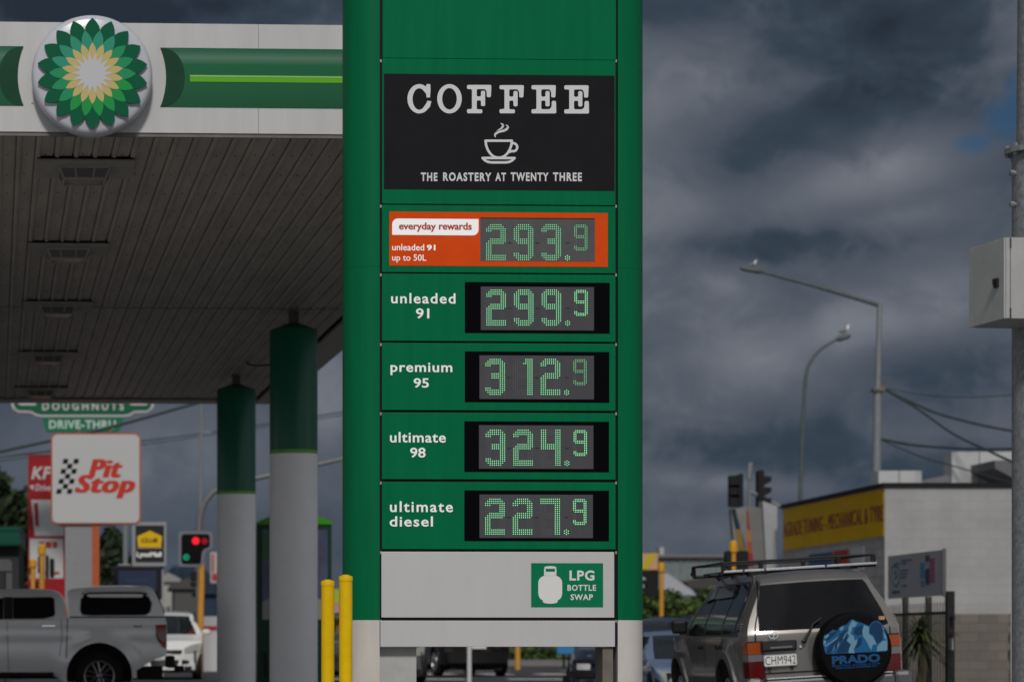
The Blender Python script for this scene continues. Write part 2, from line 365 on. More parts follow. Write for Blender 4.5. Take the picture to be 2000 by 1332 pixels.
# ------------------------------------------------------------------ canopy
CP = Plane(336, 25.6, YAW)
def build_canopy():
    root = CP.root('station_canopy', 'white fuel station canopy with a green striped front and ribbed grey underside', 'canopy')
    zb, zt = CP.z(260), CP.z(46.5)
    U0, U1, DV = -7.5, CP.u(1040), 27.4
    UE = U1 + .56
    # front fascia: sheets butted with thin joints, a folded lip along the bottom
    b = B(); joints = [U0, CP.u(-600), CP.u(505), CP.u(1000), UE]
    for a, c in zip(joints, joints[1:]): b.box(a + .0015, c - .0015, 0, .06, zb, zt)
    b.done('front_fascia', FASCIA, root)
    b = B(); b.box(U0, UE, .012, .05, zb - .035, zb - .001); b.done('fascia_lip', mat('lip_grey', (.13, .12, .11), .5, var=.2), root)
    b = B(); b.box(UE - .06, UE, .062, DV + .5, zb, zt); b.done('side_fascia', FASCIA, root)
    b = B(); b.box(U0, UE, .062, DV + .5, zt - .25, zt - .2); b.done('roof_deck', mat('roof_sheet', (.3, .3, .3), .6), root)
    b = B(); b.box(U0, UE, DV + .5, DV + .56, zb - .05, zt); b.done('rear_fascia', FASCIA, root)
    # ribbed soffit
    SOF = mat('soffit_steel', (.33, .295, .26), .5, var=.22, vscale=5, bump=.05, stretch=(1, .15, 1))
    b = B(); pitch = .181; n = int((U1 - U0) / pitch); z0 = zb + .012
    for seg in ((.06, 13.25), (13.33, DV)):
        for i in range(n):
            u = U1 - (i + 1) * pitch
            pr = [(u + .001, 0), (u + .020, -.016), (u + .040, -.016), (u + .056, 0), (u + pitch - .016, 0), (u + pitch - .012, .022), (u + pitch - .001, .022), (u + pitch + .001, 0)]
            vs = [[b.bm.verts.new((x, v, z0 + dz)) for x, dz in pr] for v in seg]
            for k in range(len(pr) - 1): b.bm.faces.new((vs[0][k], vs[0][k + 1], vs[1][k + 1], vs[1][k]))
    b.done('soffit', SOF, root)
    # screw heads in rows across the sheets
    b = B(); rnd = random.Random(3)
    for v in [1.2 + 1.15 * k for k in range(22)]:
        for i in range(n):
            u = U1 - (i + 1) * pitch + .09; r = .007
            b.lathe([(0, 0), (r, .002), (r, .008)], (u + rnd.uniform(-.01, .01), v + rnd.uniform(-.05, .05), z0 - .008), n=6)
    b.done('soffit_screws', DARK, root)['kind'] = 'stuff'
    b = B(); b.box(U0, U1 + .1, .05, DV + .4, z0 + .05, z0 + .08); b.done('soffit_backing', BLACK, root)
    b = B(); b.box(U1 + .05, UE - .065, .065, DV + .49, zb - .05, zb - .01)
    b.box(U0, U1 + .05, DV + .02, DV + .49, zb - .04, zb - .01)
    b.done('edge_trim', mat('soffit_trim', (.34, .31, .285), .55, var=.12), root)
    # light fittings: a flat pan with a boxy lantern beneath
    LAMP = mat('lamp_grey', (.27, .25, .225), .5, var=.15); LENS = mat('lamp_lens', (.10, .10, .10), .25)
    for d, px0, px1 in ((26.9, 71, 265), (32.5, 56, 214), (38.0, 46, 182), (44.5, 37, 153), (50.6, 29, 131)):
        v = d - 25.6; pc = (px0 + px1) / 2
        u = (P(pc, HY, d) - CP.o).dot(CP.e); h = .475
        f = B(); f.box(u - h, u + h, v, v + 1.0, z0 - .052, z0 - .03, bev=.004); fo = f.done('light_fitting', LAMP, root)
        f = B(); f.box(u - h + .01, u + h - .01, v + .02, v + .98, z0 - .029, z0 + .03); f.done('fitting_recess', BLACK, fo)
        g = B(); zz = z0 - .0525; va, vb = v + .30, v + .82
        lo = [(u - .20, va + .06), (u + .20, va + .06), (u + .20, vb - .06), (u - .20, vb - .06)]; hi = [(u - .245, va), (u + .245, va), (u + .245, vb), (u - .245, vb)]
        L0 = [g.bm.verts.new((x, y, zz - .10)) for x, y in lo]; H0 = [g.bm.verts.new((x, y, zz)) for x, y in hi]
        g.bm.faces.new(L0); g.bm.faces.new(H0[::-1])
        for k in range(4): g.bm.faces.new((L0[k], H0[k], H0[(k + 1) % 4], L0[(k + 1) % 4]))
        g.done('lamp_shade', LENS, fo)
        g = B()
        for k in range(4):
            p0, p1 = Vector(lo[k] + (zz - .10,)), Vector(hi[k] + (zz,)); g.tube([p0, p1], .014, 6); g.tube([p0, Vector(lo[(k + 1) % 4] + (zz - .10,))], .014, 6); g.tube([p1, Vector(hi[(k + 1) % 4] + (zz,))], .014, 6)
        for xx in (-.08, .08): g.tube([(u + xx, va + .06, zz - .10), (u + xx * 1.2, va, zz)], .010, 6)
        g.done('lamp_cage', LAMP, fo)
        l = B(); l.box(u - .15, u + .15, va + .1, vb - .1, zz - .106, zz - .1005); l.done('lens', LENS, fo)
    # green stripe graphics left and right of the emblem
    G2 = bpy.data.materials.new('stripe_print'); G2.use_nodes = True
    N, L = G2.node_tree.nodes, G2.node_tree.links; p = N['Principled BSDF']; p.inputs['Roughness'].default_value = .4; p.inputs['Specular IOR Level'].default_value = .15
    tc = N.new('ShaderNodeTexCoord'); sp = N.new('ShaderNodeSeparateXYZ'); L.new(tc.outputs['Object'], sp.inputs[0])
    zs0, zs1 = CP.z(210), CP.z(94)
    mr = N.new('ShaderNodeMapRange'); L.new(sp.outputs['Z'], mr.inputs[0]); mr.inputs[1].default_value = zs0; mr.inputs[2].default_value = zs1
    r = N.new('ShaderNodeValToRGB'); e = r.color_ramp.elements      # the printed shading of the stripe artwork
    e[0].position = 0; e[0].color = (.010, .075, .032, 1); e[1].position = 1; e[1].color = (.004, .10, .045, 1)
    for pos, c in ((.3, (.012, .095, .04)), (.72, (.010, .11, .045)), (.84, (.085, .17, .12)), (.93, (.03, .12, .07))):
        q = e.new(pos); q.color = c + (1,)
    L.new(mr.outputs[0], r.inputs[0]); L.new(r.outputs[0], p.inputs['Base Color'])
    def stripe(side):
        b = B(); n = 14; zc = (zs0 + zs1) / 2; hh = (zs1 - zs0) / 2
        if side > 0: ue, uo = CP.u(313), UE - .002; sag = .052
        else: ue, uo = CP.u(46), U0; sag = -.052
        arc = [(ue + sag * (1 - ((k / n) * 2 - 1) ** 2), zs0 + (zs1 - zs0) * k / n) for k in range(n + 1)]
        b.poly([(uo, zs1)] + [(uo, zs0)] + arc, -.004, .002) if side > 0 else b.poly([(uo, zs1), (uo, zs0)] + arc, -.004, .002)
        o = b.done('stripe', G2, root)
        c = B(); w = abs(CP.u(361) - CP.u(313)) * side       # the rounded end drawn on the stripe
        out = [(ue + w * sin(pi * k / n) ** .8, zc + hh * .985 * -cos(pi * k / n)) for k in range(n + 1)]
        inn = [(ue + sag * (1 - ((k / n) * 2 - 1) ** 2) * 1.04, zs0 + (zs1 - zs0) * k / n) for k in range(n - 1, 0, -1)]
        c.poly(out + inn, -.007, -.0045); c.done('stripe_end', mat('stripe_end_print', (.006, .045, .022), .45, spec=.12, var=.2, vscale=1.5), o)
        if side > 0:
            l = B(); u0 = CP.u(371); l.box(u0, uo, -.008, -.0045, CP.z(160), CP.z(147)); l.done('light_line', mat('lime_print', (.10, .36, .02), .4, spec=.12), o)
            l = B(); l.box(u0, uo, -.0105, -.0082, CP.z(150.5), CP.z(147.5)); l.done('light_line', mat('pale_lime_print', (.25, .45, .13), .35), o)
        else:
            l = B(); l.box(U0, CP.u(-40), -.008, -.0045, CP.z(160), CP.z(147)); l.done('light_line', MATS['lime_print'] if 'lime_print' in MATS else GREEN, o)
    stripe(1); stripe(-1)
    for cx, d, name in ((573.5, 39.3, 0), (461.5, 48.6, 1)):
        pass
    return root, zb
CANOPY, SOF_Z = build_canopy()

def build_emblem():
    pl = Plane(180, 25.40, YAW)
    root = pl.root('round_emblem', 'round white emblem with a green and yellow petal flower on the canopy front', 'emblem')
    u, zc = pl.uv(180, 147.5); R = .547
    b = B(); b.lathe([(R * .97, .19), (R * .985, .06), (R, .055), (R, .03), (R * .985, -.005), (R * .95, -.032), (R * .90, -.045), (R * .6, -.055), (0, -.058)], (u, 0, zc), 'Y', 72)
    b.done('disc', mat('emblem_white', (.43, .44, .48), .24, spec=.4, var=.03), root)
    def star(name, tip, val, y, th, off, ms, sel):
        for mi, m in enumerate(ms):
            bb = B(); n = 6; any_ = False
            for k in range(18):
                if sel(k) != mi: continue
                any_ = True
                a = pi / 2 + 2 * pi * (k + off) / 18; da = pi / 18; pts = []
                for j in range(n + 1):
                    t = j / n; r = val + (tip - val) * t; pts.append((r, a - da * (1 - t ** 1.5)))
                for j in range(n - 1, -1, -1):
                    t = j / n; r = val + (tip - val) * t; pts.append((r, a + da * (1 - t ** 1.5)))
                pts.append((.02, a)); q = [(u + r * cos(g) * R, zc + r * sin(g) * R) for r, g in pts]
                bb.poly(q, y - th, y)
            if any_: bb.done(name, m, root)
            else: bb.bm.free()
    D1 = mat('petal_green', (.001, .085, .038), .35, spec=.12)
    T1, T2, T3 = mat('petal_teal', (.03, .24, .155), .35, spec=.12), mat('petal_mid_green', (.02, .23, .095), .35, spec=.12), mat('petal_bright_green', (.015, .25, .055), .35, spec=.12)
    def tone(k):
        a = (pi / 2 + 2 * pi * (k + .5) / 18) % (2 * pi)
        v = cos(a - radians(115)); return 0 if v > .45 else (1 if v > -.45 else 2)
    star('outer_petals', .915, .715, -.06, .022, 0, [D1], lambda k: 0)
    star('middle_petals', .715, .505, -.082, .0025, .5, [T1, T2, T3], tone)
    star('yellow_petals', .505, .345, -.0846, .0025, 0, [mat('petal_yellow', (.46, .37, .155), .35, spec=.12)], lambda k: 0)
    bw = B(); pts = []
    for k in range(18):
        a = pi / 2 + 2 * pi * (k + .5) / 18
        for j in range(-5, 5):
            t = 1 - abs(j) / 5; r = .21 + .135 * t; g = a + (pi / 18) * (j / 5) * (1 - .25 * sin(pi * t)); pts.append((u + r * cos(g) * R, zc + r * sin(g) * R))
    bw.poly(pts, -.0897, -.0872); bw.done('white_petals', mat('petal_white', (.45, .45, .455), .35, spec=.12), root)
build_emblem()

# canopy columns: green sleeve above, lime ring, white below; a thin steel stub carries the roof
def column(px, d, label, ysplit, ytop):
    c = P(px, HY, d); r = .335; zs = P(px, ysplit, d - r).z; zt = P(px, ytop, d).z
    root = empty('canopy_column', (c.x, c.y, ground_z(c.x, c.y)), 0, label, 'column', 'columns carrying the canopy')
    g0 = ground_z(c.x, c.y)
    b = B(); b.lathe([(r + .004, 0), (r + .004, .02), (r, .02), (r, zs - g0 - .05)], n=48); b.done('white_sleeve', mat('column_white', (.78, .77, .77), .45, var=.04, vscale=2), root)
    b = B(); b.lathe([(r + .002, zs - g0 - .05), (r + .002, zs - g0)], n=48); b.done('lime_ring', mat('lime_paint', (.11, .36, .03), .4), root)
    b = B(); b.lathe([(r, zs - g0), (r, zt - g0 - .16), (r * .985, zt - g0 - .15), (0, zt - g0 - .02)], n=48); b.done('green_sleeve', GREEND, root)
    b = B(); b.lathe([(.07, zt - g0 - .1), (.07, SOF_Z - g0 + .02)], n=16); b.done('steel_stub', mat('primer_brown', (.10, .07, .06), .6), root)
    return root
column(573.5, 39.3, 'nearer and wider canopy column with its green top just left of the price sign', 877, 624)
column(461.5, 48.6, 'farther and thinner canopy column with the lower green top', 958, 744)
# pipe hook on the near column
hk = B(); a = P(527, 714, 39.3)
hk.tube([a + Vector((.05, 0, .01)), a + Vector((-.22, 0, 0)), a + Vector((-.29, 0, .01)), a + Vector((-.33, 0, .06))], .012)
hk.done('hose_hook', DARK, label='thin dark bent rod sticking out of the nearer canopy column', cat='hook')

# ------------------------------------------------------------------ price sign
SP = Plane(975, 22.0, YAW)
def build_sign():
    root = SP.root('price_sign', 'tall green fuel price sign with coffee board and five lit price panels', 'price sign')
    R = lambda x0, y0, x1, y1: SP.rect(x0, y0, x1, y1)
    ztop = SP.z(-260); g = 0.0
    zsplit = SP.z(1210.5)
    PNL = mat('sign_green', (.0006, .120, .046), .4, var=.08, vscale=2.2, spec=.05, stretch=(5, 5, .35))
    PST = mat('post_green', (.0006, .108, .040), .4, var=.09, vscale=2.5, spec=.07, stretch=(5, 5, .3))
    # posts: rounded half shells at both ends
    for px, side, rx in ((741.5, -1, .258), (1206.8, 1, .245)):
        u = SP.u(px); n = 24; ry = .25
        def shell(z0, z1, name, m):
            b = B(); ring = []
            for k in range(n + 1):
                a = -pi / 2 + pi * k / n
                ring.append((u + side * (rx * cos(a) ** .8 if cos(a) > 1e-9 else 0), .25 + ry * sin(a)))
            vs = [[b.bm.verts.new((x, y, z)) for x, y in ring] for z in (z0, z1)]
            for k in range(n):
                f = b.bm.faces.new((vs[0][k], vs[0][k + 1], vs[1][k + 1], vs[1][k])); f.smooth = True
            b.bm.faces.new(vs[0]); b.bm.faces.new(vs[1][::-1]); b.bm.faces.new((vs[0][0], vs[0][-1], vs[1][-1], vs[1][0]))
            return b.done(name, m, root)
        zj = SP.z(521.5)
        shell(zsplit + .0015, zj - .0008, 'post_cladding', PST); shell(zj + .0008, ztop, 'post_cladding', PST)
        shell(0, zsplit, 'post_base', CREAM)
    b = B(); b.box(SP.u(740), SP.u(1206), .0205, .45, SP.z(1262), ztop - .02); b.done('core', BLACK, root)
    # black side channels with small brackets
    for y in (115, 399, 533, 669, 804, 939, 1075, 1209):
        for px in (744.2, 1204.0):
            uu, zz = SP.uv(px, y + 3); br = B(); br.box(uu - .006, uu + .006, .012, .05, zz - .014, zz + .008); br.done('corner_bracket', mat('bracket_alloy', (.35, .30, .25), .5, metal=.5), root)
    def panel(x0, y0, x1, y1, name='panel', m=PNL):
        u0, u1, z0, z1 = R(x0, y0, x1, y1); b = B(); b.box(u0, u1, .004, .02, z0, z1, bev=.003)
        return b.done(name, m, root)
    panel(747.5, -256, 1203.5, 113.5)
    # ---- coffee board
    cp = panel(746.5, 118.5, 1202.5, 398, 'coffee_panel')
    u0, u1, z0, z1 = R(750, 148.5, 1200.5, 369.5); b = B(); b.box(u0, u1, .001, .006, z0, z1); b.done('coffee_board', BOARD, cp)
    b = B(); lw = .036
    zx = lambda x: 720 + x / 3.9216
    zy = lambda y: 100 + y / 3.9216
    def Z(pts): return [SP.uv(zx(x), zy(y)) for x, y in pts]
    def arcp(cx, cy, rx, ry, a0, a1, n=22): return [(cx + rx * cos(radians(a0 + (a1 - a0) * k / n)), cy - ry * sin(radians(a0 + (a1 - a0) * k / n))) for k in range(n + 1)]
    W = .0315
    # C and O: thick sides, thinner top and bottom, drawn as outline rings
    def ring(cx, cy, rx, ry, tx, ty, a0, a1, n=40):
        o = arcp(cx, cy, rx, ry, a0, a1, n); i = arcp(cx, cy, rx - tx, ry - ty, a0, a1, n)
        for k in range(n):
            b.poly(Z([o[k], o[k + 1], i[k + 1], i[k]]), -.0012, .0005)
    ring(619, 367, 94, 112, 38, 30, 0, 360, 48)
    oc = arcp(388, 367, 91, 112, 48, 318, 34); ic = arcp(388, 369, 52, 82, 318, 40, 34)
    cpts = [(442, 262)] + oc[1:] + [(470, 428), (480, 386), (450, 382), (443, 400)] + ic[2:-1] + [(441, 330), (443, 357), (470, 357), (474, 300), (472, 256), (446, 254)]
    b.poly(Z(cpts), -.0012, .0005)
    cnt = [0]
    def S_(pts, w=W):
        q = [Vector(p) for p in Z(pts)]; l, r_ = [], []; cnt[0] += 1
        for i, p in enumerate(q):
            t = ((q[i] - q[i - 1]).normalized() if i else Vector((0, 0))) + ((q[i + 1] - q[i]).normalized() if i < len(q) - 1 else Vector((0, 0)))
            t.normalize(); nn = Vector((-t.y, t.x)) * w / 2; l.append(p + nn); r_.append(p - nn)
        def cap(p, a0): return [p + Vector((cos(a0 + pi * k / 8), sin(a0 + pi * k / 8))) * w / 2 for k in range(1, 8)]
        t0 = q[1] - q[0]; t1 = q[-1] - q[-2]; a1 = atan2(t1.y, t1.x); a0 = atan2(t0.y, t0.x)
        b.poly([tuple(v) for v in l] + [tuple(v) for v in cap(q[-1], a1 - pi / 2)[::-1]] + [tuple(v) for v in r_[::-1]] + [tuple(v) for v in cap(q[0], a0 + pi / 2)[::-1]], -.0012 - .0004 * (cnt[0] % 4), .0005)
    def rounded(pts, rad, n=5):
        out = []; m = len(pts)
        for i in range(m):
            p = Vector(pts[i]); a_ = Vector(pts[i - 1]) - p; c_ = Vector(pts[(i + 1) % m]) - p
            r = min(rad, a_.length * .49, c_.length * .49); A = p + a_.normalized() * r; C = p + c_.normalized() * r
            for k in range(n + 1):
                t = k / n; out.append(tuple(A * (1 - t) ** 2 + p * 2 * t * (1 - t) + C * t * t))
        return out
    def slabF(x0, y0, y1, E=False):
        L1, L2, V0, V1 = 0, 34, 38, 75; q = lambda x, y: (x0 + x, y0 + y); h = y1 - y0
        o = [q(0, 0), q(187, 0), q(183, 94), q(151, 94), q(151, 50), q(138, 32), q(75, 32), q(75, 88), q(107, 88), q(107, 45), q(139, 45), q(139, 162), q(107, 162), q(107, 118), q(75, 118)]
        if E: o += [q(75, h - 32), q(140, h - 32), q(154, h - 50), q(156, h - 96), q(188, h - 96), q(190, h)]
        else: o += [q(75, h - 30), q(118, h - 30), q(118, h)]
        o += [q(0, h), q(0, h - 32), q(38, h - 32), q(38, 32), q(0, 32)]
        b.poly(Z(rounded(o, 12)), -.0014, .0005)
    slabF(753, 261, 478); slabF(1002, 263, 478); slabF(1247, 263, 479, True); slabF(1498, 264, 480, True)
    b.done('coffee_lettering', LETTERG, cp)
    # cup, saucer and steam
    b = B(); w = .0186
    S_([(895, 688), (1097, 688)], w)
    S_([(895, 688), (900, 725), (912, 757), (930, 785), (955, 808), (985, 817), (1012, 817), (1040, 806), (1062, 785), (1080, 757), (1092, 725), (1097, 688)], w)
    S_(arcp(1106, 738, 32, 31, 108, -112, 12) + [(1082, 774)], w)
    S_([(872, 820), (1118, 820)], w); S_([(872, 820), (890, 838), (912, 850), (940, 854), (1050, 854), (1078, 850), (1100, 838), (1118, 820)], w)
    b.poly(Z([(890, 816), (1100, 816), (1100, 830), (890, 830)]), -.0022, .0005)
    def taper(c, ws):
        for (p, q, a, e) in zip(c, c[1:], ws, ws[1:]):
            v = Vector((q[0] - p[0], q[1] - p[1])).normalized(); nx, ny = -v.y, v.x
            b.poly(Z([(p[0] + nx * a, p[1] + ny * a), (q[0] + nx * e, q[1] + ny * e), (q[0] - nx * e, q[1] - ny * e), (p[0] - nx * a, p[1] - ny * a)]), -.0013, .0005)
    taper([(1008, 553), (1026, 562), (1030, 576), (1016, 594), (980, 612)], [.5, 7, 8, 7, .5])
    taper([(1048, 565), (1066, 577), (1066, 592), (1040, 610), (996, 620), (972, 634), (966, 648), (972, 664)], [.5, 7, 9, 9, 8, 9, 7, .5])
    b.done('cup_picture', LETTERG, cp)
    for s, x0, x1 in (('THE', 400, 527), ('ROASTERY', 570, 940), ('AT', 970, 1052), ('TWENTY', 1088, 1378), ('THREE', 1412, 1633)):
        b = B(); text(b, s, *R(zx(x0), zy(932), zx(x1), zy(996)), -.0005, bold=.034, spacing=1.22); b.done('roastery_word', LETTERG, cp)
    # ---- price panels
    LIT = [mat('led_core', (.42, 1.0, .54), .4, emit=1.25), mat('led_glow', (.012, .46, .12), .4, emit=.6)]
    DIM = [mat('led_core_dim', (.36, .95, .48), .4, emit=.7), mat('led_glow_dim', (.012, .40, .12), .4, emit=.3)]
    SOFT = [mat('led_core_soft', (.40, 1.0, .52), .4, emit=1.0), mat('led_glow_soft', (.012, .44, .12), .4, emit=.45)]
    UNLIT = mat('led_off', (.15, .155, .15), .4)
    big = {'2': [(0, 2, 7), (1, 1, 8), (2, 0, 9), (3, 0, 2), (3, 7, 9)] + [(r, 7, 9) for r in (4, 5, 6)] + [(7, 2, 9), (8, 1, 9), (9, 0, 8)] + [(r, 0, 2) for r in range(10, 15)] + [(r, 0, 9) for r in (15, 16, 17)],
           '9': [(0, 2, 7), (1, 1, 8), (2, 0, 9)] + [(r, a, a + 2) for r in range(3, 7) for a in (0, 7)] + [(7, 0, 9), (8, 1, 9), (9, 2, 9)] + [(r, 7, 9) for r in range(10, 15)] + [(14, 0, 2), (15, 0, 9), (16, 1, 8), (17, 2, 7)],
           '3': [(0, 2, 7), (1, 1, 8), (2, 0, 9), (3, 0, 2)] + [(r, 7, 9) for r in range(3, 7)] + [(r, 3, 9) for r in (7, 8, 9)] + [(r, 7, 9) for r in range(10, 15)] + [(14, 0, 2), (15, 0, 9), (16, 1, 8), (17, 2, 7)],
           '1': [(0, 6, 9), (1, 6, 9), (2, 5, 9)] + [(r, 7, 9) for r in range(3, 18)],
           '4': [(r, a, a + 2) for r in range(0, 7) for a in (0, 7)] + [(r, 0, 9) for r in (7, 8, 9)] + [(r, 7, 9) for r in range(10, 18)],
           '7': [(r, 0, 9) for r in (0, 1, 2)] + [(r, 7, 9) for r in range(3, 18)]}
    small9 = [(0, 1, 6), (1, 0, 7)] + [(r, a, a + 1) for r in range(2, 6) for a in (0, 6)] + [(6, 0, 7), (7, 1, 7)] + [(r, 6, 7) for r in range(8, 13)] + [(12, 0, 1), (13, 0, 7), (14, 1, 6)]
    full = {(r, c) for r in range(18) for c in range(10) if r in (0, 1, 2, 7, 8, 9, 15, 16, 17) or c < 3 or c > 6}
    fulls = {(r, c) for r in range(15) for c in range(8) if r in (0, 1, 6, 7, 13, 14) or c < 2 or c > 5}
    def dotset(seg): return {(r, c) for r, a, z in seg for c in range(a, z + 1)}
    yd = -.002
    def disc(b, x, z, r0, r1, y, n=8):
        inner = [b.bm.verts.new((x + r0 * cos(2 * pi * k / n), y, z + r0 * sin(2 * pi * k / n))) for k in range(n)]
        f = b.bm.faces.new(inner); f.material_index = 0
        if r1:
            outer = [b.bm.verts.new((x + r1 * cos(2 * pi * k / n), y + .0006, z + r1 * sin(2 * pi * k / n))) for k in range(n)]
            for k in range(n):
                f = b.bm.faces.new((inner[k], inner[(k + 1) % n], outer[(k + 1) % n], outer[k])); f.material_index = 1
    def digit(par, lit, allset, x0, y0, pitch, m=None):
        b = B()
        for (r, c) in lit:
            u, z = SP.uv(x0 + c * pitch, y0 + r * pitch); disc(b, u, z, .0034, .0053, yd)
        d = b.done('price_digit', m or LIT, par)
        q = B(); off = allset - lit
        for (r, c) in off:
            u, z = SP.uv(x0 + c * pitch, y0 + r * pitch); disc(q, u, z, .0026, 0, yd)
        q.done('unlit_dots', UNLIT, par)
    rows = [((403.5, 531.5), None, (938, 427, 1162, 510), '293', (950.5, 439.5)),
            ((537, 665.5), (908, 552.5, 1191, 650), (939, 561, 1160, 644.5), '299', (950.9, 566.8)),
            ((671.5, 800.5), (908, 687.5, 1190, 785), (936.5, 695, 1160, 779), '312', (949, 702)),
            ((807, 935.5), (907, 823.5, 1189.5, 921), (935.5, 831, 1159, 915), '324', (949.5, 840)),
            ((942, 1072), (907, 958, 1189.5, 1056), (936.5, 966, 1158, 1050), '227', (948.5, 974.5))]
    for (y0, y1), bez, dsp, digits, (dx, dy) in rows:
        pn = panel(746.3, y0, 1202.5, y1, 'price_panel')
        if bez:
            b = B(); b.box(*R(*bez)[:2], .0005, .006, *R(*bez)[2:]); b.done('black_window', BEZEL, pn)
        else:
            b = B(); a = R(760.5, 416.5, 1187, 519); b.box(a[0], a[1], .0005, .006, a[2], a[3]); b.done('orange_sticker', ORANGE, pn)
            b = B(); b.poly(rrect(*R(765.9, 428.2, 934.7, 459), [.004, .045, .004, .045]), -.001, .0008); b.done('white_badge', mat('badge_white', (.95, .94, .95), .45), pn)
        b = B(); a = R(*dsp); b.box(a[0], a[1], -.0008, .003, a[2], a[3]); dpl = b.done('display', DISPLAY if bez else mat('display_pale_grey', (.078, .078, .08), .3, var=.10, vscale=5, spec=.2), pn)
        if not bez:      # the sticker stands proud round the display: a dark top edge
            b = B(); b.box(a[0], a[1], -.0025, -.001, a[3] - .006, a[3] + .001); b.done('display_edge', DARK, pn)
        for ch, xo in zip(digits, (0, 54, 108)): digit(pn, dotset(big[ch]), full, dx + xo, dy, 4.0, SOFT if digits == '293' else None)
        digit(pn, dotset(small9), fulls, dx + 171.7, dy + .8, 3.45, DIM if digits in ('293', '312') else None)
        b = B(); cx, cy = dx + 157.7, dy + 64.4
        for k in range(7):
            ox, oy = (0, 0) if k == 6 else (4.3 * cos(radians(90 + 60 * k)), 4.3 * sin(radians(90 + 60 * k)))
            u, z = SP.uv(cx + ox, cy + oy); disc(b, u, z, .0034, .0053, yd)
        b.done('decimal_point', LIT, pn)
        b = B()      # the small dark slots between the digits
        for k in range(3):
            u, z = SP.uv(dx + (45, 99, 158)[k], dy + 35.5); b.poly([(u + .018 * cos(2 * pi * j / 12), z + .005 * sin(2 * pi * j / 12)) for j in range(12)], -.0014, 0)
        b.done('display_slots', mat('slot_grey', (.022, .022, .025), .4), pn)
        LM = mat('badge_white', (.95, .94, .95), .45) if digits == '293' else LETTER
        def T(s, x0, y0, x1, y1, bold=0, sp=1):
            b = B(); text(b, s, *R(x0, y0, x1, y1), -.0005, bold=bold, spacing=sp); b.done('fuel_word', LM, pn)
        if digits == '293':
            c = B(); text(c, 'everyday', *R(779, 435.2, 851.5, 452.6), -.002, bold=.012, fat=.0018); text(c, 'rewards', *R(857, 435.2, 921.5, 448.8), -.002, bold=.012, fat=.0018)
            c.done('badge_lettering', mat('brown_orange_letter', (.42, .075, .025), .4), pn)
            T('unleaded', 765.9, 477, 828.5, 489.3, .008); T('91', 833.5, 478.2, 850.5, 489.3, .03)
            T('up to 50L', 765.9, 497.3, 832.5, 513.0, .004)
        else:
            t1 = {'299': [('unleaded', 763.9, 573, 889.6, 592.8, 1.15), ('91', 812.3, 602.3, 838.5, 622.3, 1)],
                  '312': [('premium', 762.6, 708.5, 883.4, 732.5, 1.1), ('95', 807.7, 738.5, 837.6, 757.3, 1)],
                  '324': [('ultimate', 761.6, 843.8, 870.8, 864, 1.08), ('98', 801, 874, 831.3, 893.6, 1)],
                  '227': [('ultimate', 761.6, 978.7, 884.6, 999.8, 1.18), ('diesel', 761, 1008, 845.5, 1028, 1.12)]}[digits]
            for s, x0, ya, x1, yb, spc in t1: T(s, x0, ya, x1, yb, .016, spc)
    # ---- gas bottle panel
    lp = panel(745, 1077.5, 1200, 1205.5, 'bottle_panel', WHITE)
    dc = B(); a = R(1037.5, 1099.5, 1178, 1185); dc.box(a[0], a[1], .0005, .006, a[2], a[3]); dc.done('green_sticker', mat('sticker_green', (.004, .15, .068), .4, var=.06, spec=.05), lp)
    b = B(); lx = lambda x: 660 + x / 3.2787
    ly = lambda y: 1050 + y / 3.2787
    LZ = lambda pts: [SP.uv(lx(x), ly(y)) for x, y in pts]
    half = [(40, 243), (56, 250), (68, 262), (75, 276), (76.5, 292), (76.5, 355), (73, 374), (64, 389), (50, 399), (47, 401), (47, 411), (36, 417), (14, 420.5)]
    body = [(1359.5 - x, y) for x, y in half] + [(1359.5 + x, y) for x, y in half[::-1]]
    b.poly(LZ(body), -.001, .0005)
    for q in ([(1320, 242), (1330, 242), (1330, 190), (1320, 190)], [(1390, 242), (1399, 242), (1399, 190), (1390, 190)], [(1331, 242), (1389, 242), (1389, 217), (1331, 217)],
              [(1320, 189), (1330, 183), (1360, 180), (1390, 183), (1399, 189), (1399, 197), (1320, 197)]): b.poly(LZ(q), -.0013, .0005)
    def T(s, x0, y0, x1, y1, bold=0, sp=1): text(b, s, *R(x0, y0, x1, y1), -.0005, bold=bold, spacing=sp)
    T('LPG', 1112.3, 1113.4, 1161, 1133.3, .03, 1.12); T('BOTTLE', 1108.3, 1141.5, 1164.1, 1153.2, .024, 1.14); T('SWAP', 1114.4, 1159.8, 1158, 1171.4, .024, 1.12)
    b.done('bottle_lettering', mat('sticker_white', (.60, .60, .59), .4), lp)
    panel(743, 1211.5, 1201.5, 1262.5, 'lower_panel', WHITE)
    # legs under the panels
    b = B(); b.box(SP.u(738), SP.u(817), .1, .14, 0, SP.z(1263.5)); b.done('base_plate', mat('grey_plate', (.36, .36, .355), .5, var=.1), root)
    b = B(); b.box(SP.u(1178.5), SP.u(1199), .03, .3, 0, SP.z(1263.5)); b.done('inner_leg', mat('brown_grey_paint', (.13, .115, .095), .55, var=.2), root)
build_sign()

